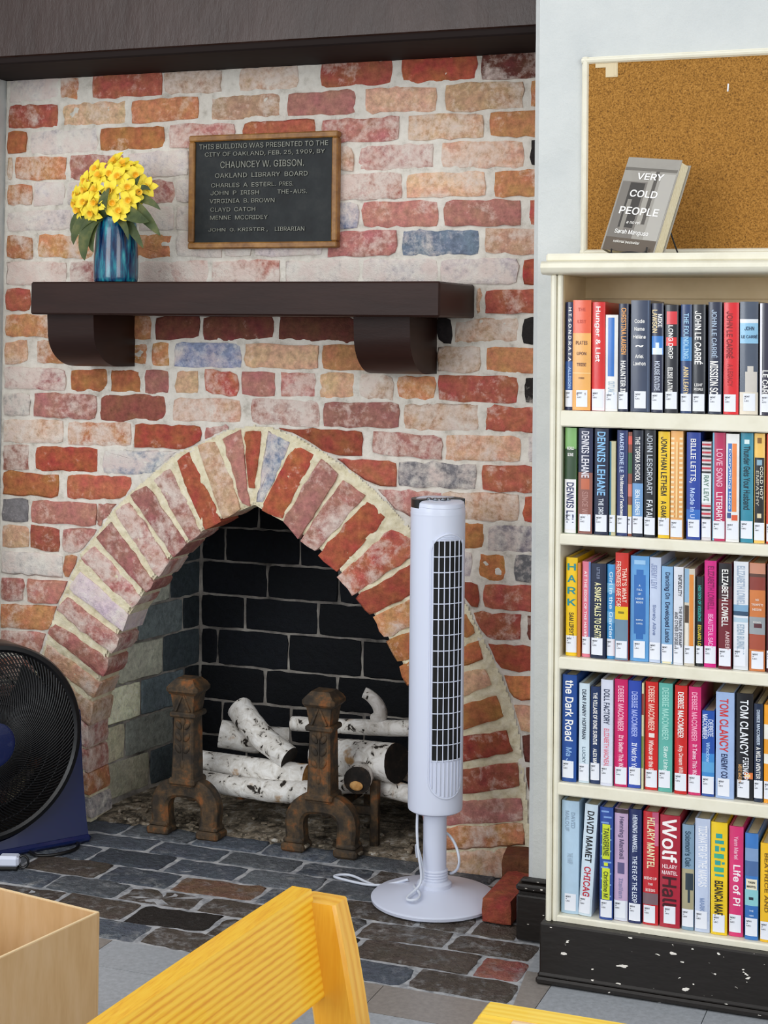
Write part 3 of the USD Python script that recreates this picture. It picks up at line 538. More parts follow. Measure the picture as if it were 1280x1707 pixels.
for t, nm in enumerate(('top', 'second', 'middle', 'fourth', 'lowest')):
    for o, (i, _) in enumerate(sorted(sorted(enumerate(SP), key=lambda q: -q[1][1])[t * 5:t * 5 + 5], key=lambda q: q[1][0])):
        TIER[i] = f'yellow silk daffodil, {("first", "second", "third", "fourth", "fifth")[o]} from the left in the {nm} tier of the bouquet'
keys(dp, label=TIER[0])
for i, (x, z, y) in enumerate(SP):
    x, z = x * .94, z * .94 + .012
    c = VC + (x, y, z); n = np.array((x * 5 + rr.uniform(-.25, .25), -1 + .3 * rr.random(), (z - .03) * 4 + rr.uniform(-.2, .3)))
    mm = frame(c, n, rr.uniform(0, 6.28))
    if i == 0: d0.MakeMatrixXform().Set(mm)
    else: copy_of(dp, TIER[i], mat4=mm)

# ---------------------------------------------------------------- andirons
def leg_arch():
    cpts = [(-.068, 0, .02), (-.070, 0, .07)] + [(-.070 + .046 * (1 - math.cos(t)), 0, .07 + .05 * math.sin(t)) for t in np.linspace(.25, 1.5, 6)]
    pts = cpts + [(-x, y, z) for x, y, z in cpts[::-1]]
    P = curve(pts, 40); out = []
    T = np.gradient(P, axis=0); T /= np.linalg.norm(T, axis=1, keepdims=True)
    V, Fc = [], []; hw, hd = .024, .022
    for q, t in zip(P, T):
        n = np.array((-t[2], 0, t[0]))
        for u, v in ((-1, -.7), (-.7, -1), (.7, -1), (1, -.7), (1, .7), (.7, 1), (-.7, 1), (-1, .7)):
            V.append(q + n * hw * v + np.array((0, hd * u, 0)))
    for i in range(39):
        for k in range(8):
            a, b = i * 8 + k, i * 8 + (k + 1) % 8; Fc.append((a, a + 8, b + 8, b))
    m = tm(V, np.vstack([np.array(Fc)[:, [0, 1, 2]], np.array(Fc)[:, [0, 2, 3]]])); trimesh.repair.fix_normals(m); return m
an = thing('andiron', 'rusty iron andiron at the left of the birch logs', 'andiron', (-.176, .008, 0), 0, 'pair of andirons in the fireplace')
for s in (-1, 1):
    obj('foot', cat(cbx(s * .07 - .031, s * .07 + .031, -.031, .031, 0, .022, .006), cbx(s * .07 - .026, s * .07 + .026, -.026, .026, .02, .034, .005)), M['rust'], an, smooth=30)
obj('leg_arch', leg_arch(), M['rust'], an, smooth=40)
obj('post', trimesh.convex.convex_hull(np.array([(x * a, y * a, z) for z, a in ((.13, 1.08), (.31, .94)) for x, y in ((-.029, -.025), (-.025, -.029), (.025, -.029), (.029, -.025), (.029, .025), (.025, .029), (-.025, .029), (-.029, .025))])), M['rust'], an, smooth=30)
obj('collar', cbx(-.037, .037, -.037, .037, .132, .150, .005), M['rust'], an)
obj('collar', cbx(-.036, .036, -.036, .036, .302, .316, .004), M['rust'], an)
obj('neck', trimesh.convex.convex_hull(np.array([(x, y, z) for z, a in ((.315, .027), (.362, .033)) for x in (-a, a) for y in (-a, a)])), M['rust'], an)
obj('cap', cat(cbx(-.044, .044, -.044, .044, .360, .386, .009), trimesh.convex.convex_hull(np.array([(x, y, z) for z, a in ((.384, .037), (.398, .024)) for x in (-a, a) for y in (-a, a)]))), M['rust'], an)
orn = []
for z in (.275, .245, .215):
    orn += [xf(trimesh.creation.icosphere(2, .01), move(dx, -.029, z + dz) @ rot((0, 1, 0), sa) @ np.diag([.7, .45, 1.25, 1])) for dx, dz, sa in ((-.012, .008, -35), (.012, .008, 35))]
orn += [xf(trimesh.creation.icosphere(2, .01), move(0, -.028, .292) @ np.diag([.7, .45, 1.2, 1])), xf(trimesh.creation.icosphere(2, .009), move(0, -.029, .185) @ np.diag([.7, .45, 1.4, 1])), tube([(0, -.029, .175), (0, -.028, .29)], .003, 6)]
orn += [xf(cbx(-.003, .003, -.003, .003, -.022, .022, .001), move(dx, -.031, .338) @ rot((0, 1, 0), sa)) for dx, sa in ((-.011, 24), (.011, -24))]
obj('leaf_ornament', cat(*orn), M['rust'], an, smooth=40)
obj('log_bar', cat(cbx(-.012, .012, .02, .33, .078, .10, .004), cbx(-.013, .013, .305, .33, 0, .10, .004)), M['rust'], an)
copy_of(an, 'rusty iron andiron standing in front of the birch logs near the white tower fan', loc=(.196, .012, 0))
keys(an, label='rusty iron andiron nearest the black floor fan, clear of the log ends')

# ---------------------------------------------------------------- birch logs
def log(label, p0, p1, r0, r1, ends='cc', seed=0, bend=0.01, extra=None):
    rgl = np.random.default_rng(700 + seed); p0, p1 = np.array(p0, float), np.array(p1, float)
    L = thing('birch_log', label, 'log', p0, 0, None)
    d = p1 - p0; k = 22; s = np.linspace(0, 1, k); off = np.cross(d / np.linalg.norm(d), rgl.normal(0, 1, 3))
    P = d * s[:, None] + off * (bend * np.sin(s * math.pi))[:, None]
    r = r0 + (r1 - r0) * s; m = tube(P, r, 20, caps=False)
    v = m.vertices; c = np.repeat(P, 20, 0)
    v = c + (v - c) * (1 + .22 * (meshkit.fbm((v + p0) * 24, 3, seed) - .5))[:, None]; bark = tm(v, m.faces)
    obj('bark', cat(bark, extra) if extra is not None else bark, M['bark'], L, smooth=60)
    for e, (ci, sg) in zip(ends, ((0, -1), (k - 1, 1))):
        ringv = v[ci * 20:(ci + 1) * 20]; cc = ringv.mean(0) + sg * d / np.linalg.norm(d) * .002
        f = [(20, j, (j + 1) % 20) if sg > 0 else (20, (j + 1) % 20, j) for j in range(20)]
        obj('cut_end', (np.vstack([ringv, cc]), np.array(f)), M['char_end' if e == 'k' else 'wood_end'], L)
    return L
log('birch log leaning highest on the pile with a black charred end', (-.125, .20, .285), (.052, .13, .188), .034, .031, 'wk', 1)
log('short fat white birch log at the left of the pile', (-.175, .19, .215), (-.01, .26, .195), .036, .036, 'wk', 2, .004)
log('knotted pale birch log under the short fat log, second from the bottom', (-.215, .15, .150), (.105, .13, .145), .027, .033, 'ww', 3, .012)
log('long split white birch log lowest on the pile, between the andirons', (-.222, .10, .122), (.13, .10, .116), .022, .030, 'ww', 4, .01)
st = tube(curve([(.235, .0, .03), (.25, -.01, .055), (.238, -.02, .085), (.212, -.03, .105)], 12), np.linspace(.020, .014, 12), 14)
log('thin birch branch across the top of the pile with a stub standing up', (.02, .22, .254), (.44, .21, .285), .019, .021, 'ww', 5, .006, extra=st)
log('thick birch log with black knots behind the right andiron', (.10, .22, .18), (.345, .13, .205), .047, .050, 'wk', 6, .005)
eo = log('end-on birch log pointing into the room, with an orange centre', (.268, .06, .172), (.20, .32, .165), .035, .033, 'kw', 7, .003)
log('pale birch log lowest on the pile beside the tower fan', (.12, .14, .118), (.43, .12, .125), .022, .022, 'ww', 8, .008)
log('mossy dark birch log half hidden behind the white tower fan', (.25, .30, .17), (.46, .20, .175), .036, .038, 'wk', 9, .005)
obj('heartwood', xf(trimesh.creation.icosphere(2, .018), move(-.002, -.003, -.013) @ np.diag([1, .25, .65, 1])), M['wood_end'], eo, smooth=True)
gr = thing('log_rest', 'rusty iron bar frame under the logs beside the end-on log', 'log rest', (.30, .10, 0))
obj('upright', cbx(-.011, .011, -.010, .010, 0, .165, .003), M['rust'], gr)
obj('crossbar', cbx(-.12, .0, -.008, .008, .078, .100, .003), M['rust'], gr)

# ---------------------------------------------------------------- tower fan
tf = thing('tower_fan', 'white plastic tower fan on a round base in front of the fireplace', 'fan', (.562, -.205, 0))
az = math.radians(44)
obj('base', lathe([(0, .0), (.136, .0), (.142, .004), (.143, .010), (.139, .014), (.10, .022), (.055, .032), (.040, .036), (0, .036)], 72), M['white_plastic'], tf, smooth=35)
obj('collar', lathe([(.04, .034), (.0385, .044), (.030, .050), (.0305, .054), (.029, .056), (.0305, .060), (.029, .062), (.0305, .066), (.029, .068), (.0305, .072), (.0275, .075), (0, .075)], 48), M['white_plastic'], tf, smooth=30)
obj('column', lathe([(0, .07), (.0265, .07), (.0265, .225), (0, .225)], 48), M['white_plastic'], tf, smooth=30)
BR = .0620
obj('body', lathe([(0, .205), (.055, .205), (.061, .209), (BR, .216), (BR, .868), (.0625, .872), (.0625, .874), (BR, .876), (BR, .884), (.060, .890), (.052, .8925), (0, .8925)], 72), M['white_plastic'], tf, smooth=35)
def arcpts(a0, a1, r, z, n=14):
    t = np.linspace(a0, a1, n); return np.c_[r * np.sin(t), -r * np.cos(t), np.full(n, z) if np.ndim(z) == 0 else z]
def cyl_patch(a0, a1, z0, z1, r, pill=True, n=28, k=40):
    hw = (a1 - a0) / 2; ac = (a0 + a1) / 2; V, Fc = [], []
    rz = hw * BR
    for i in range(k + 1):
        z = z0 + (z1 - z0) * i / k; d = 0
        if pill:
            if z - z0 < rz: d = rz - (z - z0)
            elif z1 - z < rz: d = rz - (z1 - z)
        f = math.sqrt(max(0, 1 - (d / rz) ** 2)) if d else 1
        for j in range(n + 1):
            t = ac + hw * f * (j / n * 2 - 1); V.append((r * math.sin(t), -r * math.cos(t), z))
    for i in range(k):
        for j in range(n):
            a = i * (n + 1) + j; Fc.append((a, a + 1, a + n + 2, a + n + 1))
    return V, Fc
hw = math.radians(39)
obj('vent_surround', cyl_patch(az - hw, az + hw, .246, .832, BR + .0012, k=160), M['white_plastic'], tf, smooth=True)
obj('vent_dark_patch', cyl_patch(az - hw * .86, az + hw * .86, .330, .816, BR + .0018, pill=False), M['dark'], tf, smooth=True)  # black patch on the solid body, painting the unlit inside of the vent
def pill_line(hwid, z0, z1, r):
    rz = hwid * BR; pts = []
    for t in np.linspace(0, math.pi, 16): pts.append((az + hwid * math.cos(t), z1 - rz + rz * math.sin(t)))
    for t in np.linspace(math.pi, 2 * math.pi, 16): pts.append((az + hwid * math.cos(t), z0 + rz + rz * math.sin(t)))
    pts.append(pts[0]); out = []
    for (a, z), (b, y) in zip(pts, pts[1:]):
        for s in np.linspace(0, 1, 6)[:-1]: q = a + (b - a) * s; out.append((r * math.sin(q), -r * math.cos(q), z + (y - z) * s))
    out.append(out[0]); return out
obj('vent_frame', tube(pill_line(hw, .246, .832, BR + .001), .0022, 8), M['white_plastic'], tf, smooth=True)
obj('top_vent_ribs', cat(*[tube(arcpts(az - hw * f, az + hw * f, BR + .0022, z), .0008, 6) for z, f in ((.825, .35), (.8215, .5), (.818, .6))]), M['white_plastic'], tf, smooth=True)
for i in range(14):
    z = .330 + (.816 - .330) * i / 14 + .0005
    obj('crossbar', tube(arcpts(az - hw * .9, az + hw * .9, BR + .0026, z), .0013, 6), M['white_plastic'], tf, smooth=True)
for i in range(7):
    a = az + hw * .86 * (i / 6 * 2 - 1)
    obj('vent_bar', tube([((BR + .003) * math.sin(a), -(BR + .003) * math.cos(a), z) for z in (.328, .57, .818)], .0014, 6), M['white_plastic'], tf, smooth=True)
for i in range(9):
    a = az + hw * .84 * (i / 8 * 2 - 1); zb = .250 + hw * BR * (1 - math.sqrt(max(0, 1 - ((a - az) / hw) ** 2)))
    obj('rib', tube([((BR + .002) * math.sin(a), -(BR + .002) * math.cos(a), z) for z in (zb, .28, .327)], .0018, 6), M['white_plastic'], tf, smooth=True)
bk = [(0, 0)] + [((BR - .0008) * math.sin(t), -(BR - .0008) * math.cos(t)) for t in np.linspace(az + math.radians(70), az + math.radians(290), 44)]
obj('rear_shell', prism_z(Polygon(bk).buffer(0), .225, .905), M['black_plastic'], tf, smooth=30)
top = lathe([(0, .0), (.058, .0), (.060, .004), (.058, .012), (.05, .016), (0, .016)], 48)
obj('control_panel', xf(top, move(.002 * math.sin(az), -.002 * math.cos(az), .888) @ rot((math.cos(az), math.sin(az), 0), 4)), M['white_plastic'], tf, smooth=30)
for k, (u, vv) in enumerate(((-.022, -.012), (-.008, -.02), (.009, -.02), (.021, -.012))):
    c, s = math.cos(az - .35), math.sin(az - .35); x, y = u * c - vv * s, u * s + vv * c
    obj('button', xf(lathe([(0, 0), (.0065, 0), (.0065, .003), (.0045, .005), (0, .004)], 18), move(x, y, .9035)), M['chrome'], tf, smooth=30)
obj('power_cord', cat(tube(curve([(-.035, -.02, .207), (-.03, -.035, .15), (-.02, -.045, .10), (-.018, -.05, .05), (-.03, -.07, .036), (-.03, -.095, .03), (-.012, -.095, .032), (-.01, -.07, .036), (-.03, -.045, .04), (-.05, .0, .030), (-.13, .03, .006), (-.20, .06, .004), (-.255, .075, .004), (-.268, .06, .004), (-.24, .045, .004), (-.16, .03, .006), (-.07, .02, .034)], 150), .0032, 8),
    tube(curve([(.02, .02, .15), (.045, .01, .13), (.058, .0, .10), (.05, .01, .075), (.03, .02, .06)], 40), .0032, 8), tube(curve([(-.035, -.022, .10), (-.032, -.03, .13), (-.022, -.035, .11), (-.016, -.042, .06)], 30), .0022, 8)), M['cable'], tf, smooth=True)

# ---------------------------------------------------------------- black floor fan
bf = thing('floor_fan', 'black and navy round floor fan beside the left leg of the arch', 'fan', (-.575, -.316, 0), 56.7)
FCZ, FR = .278, .24
def ylathe(prof, n=72):      # profile (radius, y) turned about the fan's axle
    m = lathe([(r, y) for r, y in prof], n); v = m.vertices
    m2 = tm(np.c_[v[:, 0], v[:, 2], v[:, 1]], m.faces[:, ::-1]); m2.apply_translation((0, 0, FCZ)); return m2
obj('drum', ylathe([(.2195, -.062), (.226, -.068), (.236, -.066), (.24, -.058), (.2385, .04), (.23, .085), (.222, .085), (.231, .04), (.232, -.05), (.2195, -.062)]), M['black_plastic'], bf, smooth=35)
def swirl(y0, dome, turn, nw, r0, r1, rw):
    out = []
    for i in range(nw):
        a0 = i / nw * 2 * math.pi; P = []
        for s in np.linspace(0, 1, 10):
            r = r0 + (r1 - r0) * s; a = a0 + turn * s
            P.append((r * math.cos(a), y0 - dome * (1 - (r / r1) ** 2), FCZ + r * math.sin(a)))
        out.append(tube(P, rw, 5))
    return cat(*out)
def hoops(y0, dome, rs, r1, rw):
    return cat(*[tube([(r * math.cos(t), y0 - dome * (1 - (r / r1) ** 2), FCZ + r * math.sin(t)) for t in np.linspace(0, 2 * math.pi, 64)], rw, 6) for r in rs])
obj('front_grille', cat(swirl(-.060, .025, .9, 120, .055, .222, .0024), hoops(-.060, .025, (.10, .15, .19, .222), .222, .0016)), M['black_plastic'], bf, smooth=True)
obj('rear_grille', cat(swirl(.075, -.02, -.9, 72, .07, .222, .0013), hoops(.075, -.02, (.10, .16, .222), .222, .0016)), M['black_plastic'], bf, smooth=True)
obj('grille_badge', ylathe([(0, -.088), (.045, -.087), (.056, -.083), (.058, -.078), (0, -.078)], 40), M['navy_plastic'], bf, smooth=35)
for k in range(3):
    V, Fc = [], []
    for i in range(9):
        r = .05 + .155 * i / 8
        for j in range(7):
            t = k * 2.0944 + (j / 6 - .5) * 1.25 + .3 * i / 8
            V.append((r * math.cos(t), .012 + .05 * (j / 6 - .5), FCZ + r * math.sin(t)))
    for i in range(8):
        for j in range(6): a = i * 7 + j; Fc.append((a, a + 1, a + 8, a + 7))
    obj('blade', (V, Fc), M['black_plastic'], bf, smooth=True)
obj('motor', ylathe([(0, -.02), (.05, -.018), (.056, .0), (.06, .03), (.058, .09), (.045, .10), (0, .10)], 36), M['black_plastic'], bf, smooth=35)
out = [(-.264, .0), (.264, .0), (.262, .04), (.258, .30), (.256, .318), (.250, .325), (.244, .318), (.2435, .278)]
arc = [(.2435 * math.cos(t), .278 + .2435 * math.sin(t)) for t in np.linspace(0, -math.pi, 50)]
stand = prism(Polygon(out + arc[1:-1] + [(-.2435, .278), (-.244, .318), (-.250, .325), (-.256, .318), (-.258, .30), (-.262, .04)]).buffer(0), -.02, .09)
stand = stand.subdivide_to_size(.035); v = stand.vertices.copy(); v[:, 1] -= np.where(v[:, 1] < .035, (.32 - v[:, 2]) ** 2 * .45, 0); stand = tm(v, stand.faces)
obj('stand', stand, M['navy_plastic'], bf, smooth=40)
obj('stand_foot', cbx(-.268, .268, -.072, .125, 0, .018, .006), M['navy_plastic'], bf)
for s in (-1, 1):
    obj('pivot_knob', xf(lathe([(0, 0), (.018, 0), (.018, .008), (.014, .012), (0, .012)], 24), move(s * .262, .03, .278) @ rot((0, 1, 0), s * 90)), M['black_plastic'], bf, smooth=35)
# its cord and plug on the bricks
co = thing('cable_loop', 'black power cord looping out from under the floor fan', 'cord', (-.43, -.25, 0))
obj('cable', tube(curve([(-.12, -.02, .004), (-.05, -.005, .004), (.01, -.035, .004), (.045, -.005, .004), (.06, .05, .004), (.04, .085, .004)], 50), .0042, 8), M['wire'], co, smooth=True)
pg = thing('power_plug', 'small white plug block with a black clip beside the floor fan', 'plug', (-.437, -.385, 0), 20)
obj('housing', cbx(-.028, .022, -.017, .017, .008, .034, .006), M['white_plastic'], pg)
obj('clip', cat(tube([(.03 + .012 * math.cos(t), .0, .018 + .014 * math.sin(t)) for t in np.linspace(0, 6.283, 24)], .003, 8), cbx(-.026, .02, -.016, .016, 0, .010, .003)), M['wire'], pg, smooth=30)

# ---------------------------------------------------------------- loose bricks by the baseboard
obj('loose_brick', slab([(.700, .002), (.768, .002), (.767, .055), (.701, .054)], -.292, -.10, seed=71, bev=.003), M['loose'], smooth=45, tint=lin('94452c'), wash=.1, label='loose orange-red brick lying on the hearth against the fan base', cat='brick')
obj('loose_brick', xf(slab([(-.032, 0), (.040, 0), (.038, .088), (-.030, .086)], -.038, .03, seed=72, bev=.004), move(.712, -.052, .001) @ rot((0, 0, 1), 8)), M['loose'], smooth=45, tint=lin('6a3a22'), wash=.15, label='dark brown brick set on edge behind the orange-red loose brick', cat='brick')

# ---------------------------------------------------------------- bookcase
bc = thing('bookcase', 'cream painted bookcase with five shelves on a black chipped plinth', 'bookcase')
BX0, BX1, YF, YB = .913, 1.52, -.54, -.345
obj('side_panel', cat(cbx(BX0 + .002, .933, YF + .01, -.331, .118, 1.40, .002)), M['cream'], bc)
obj('face_stile', cat(cbx(BX0 - .002, .922, YF - .006, YF + .02, .116, 1.40, .003), cbx(.923, .934, YF - .002, YF + .012, .116, 1.40, .003)), M['cream'], bc)
obj('side_panel', cbx(BX1 - .02, BX1, YF + .01, -.331, .118, 1.40, .002), M['cream'], bc)
obj('back_panel', cbx(.93, BX1, YB, YB + .012, .118, 1.42, .001), M['tan'], bc)
obj('inner_lining', cbx(.9325, .9345, YF + .012, YB, 1.128, 1.399, .0005), M['tan'], bc)
for zt, zb in ((1.128, 1.096), (.883, .861), (.639, .615), (.391, .366), (.130, .116)):
    obj('shelf', cbx(.930, BX1 - .01, YF, YB + .002, zb, zt, .0025), M['cream'], bc)
obj('head_rail', cbx(.93, BX1 - .01, YB - .004, YB, 1.355, 1.40, .001), M['tan'], bc)
obj('top_board', cat(cbx(BX0 - .012, BX1 + .012, -.548, -.331, 1.424, 1.441, .004)), M['cream'], bc)
obj('cornice', prism_x(Polygon([(-.335, 1.399), (-.552, 1.399), (-.562, 1.404), (-.566, 1.412), (-.564, 1.420), (-.556, 1.425), (-.335, 1.425)]), BX0 - .018, BX1 + .018), M['cream'], bc, smooth=40)
obj('plinth', cbx(.903, BX1 + .01, -.560, -.331, 0, .118, .003), M['black_paint'], bc)
obj('plinth_moulding', cat(cbx(.897, BX1 + .01, -.568, -.331, 0, .014, .004), cbx(.900, BX1 + .01, -.564, -.331, .012, .022, .004)), M['black_paint'], bc)

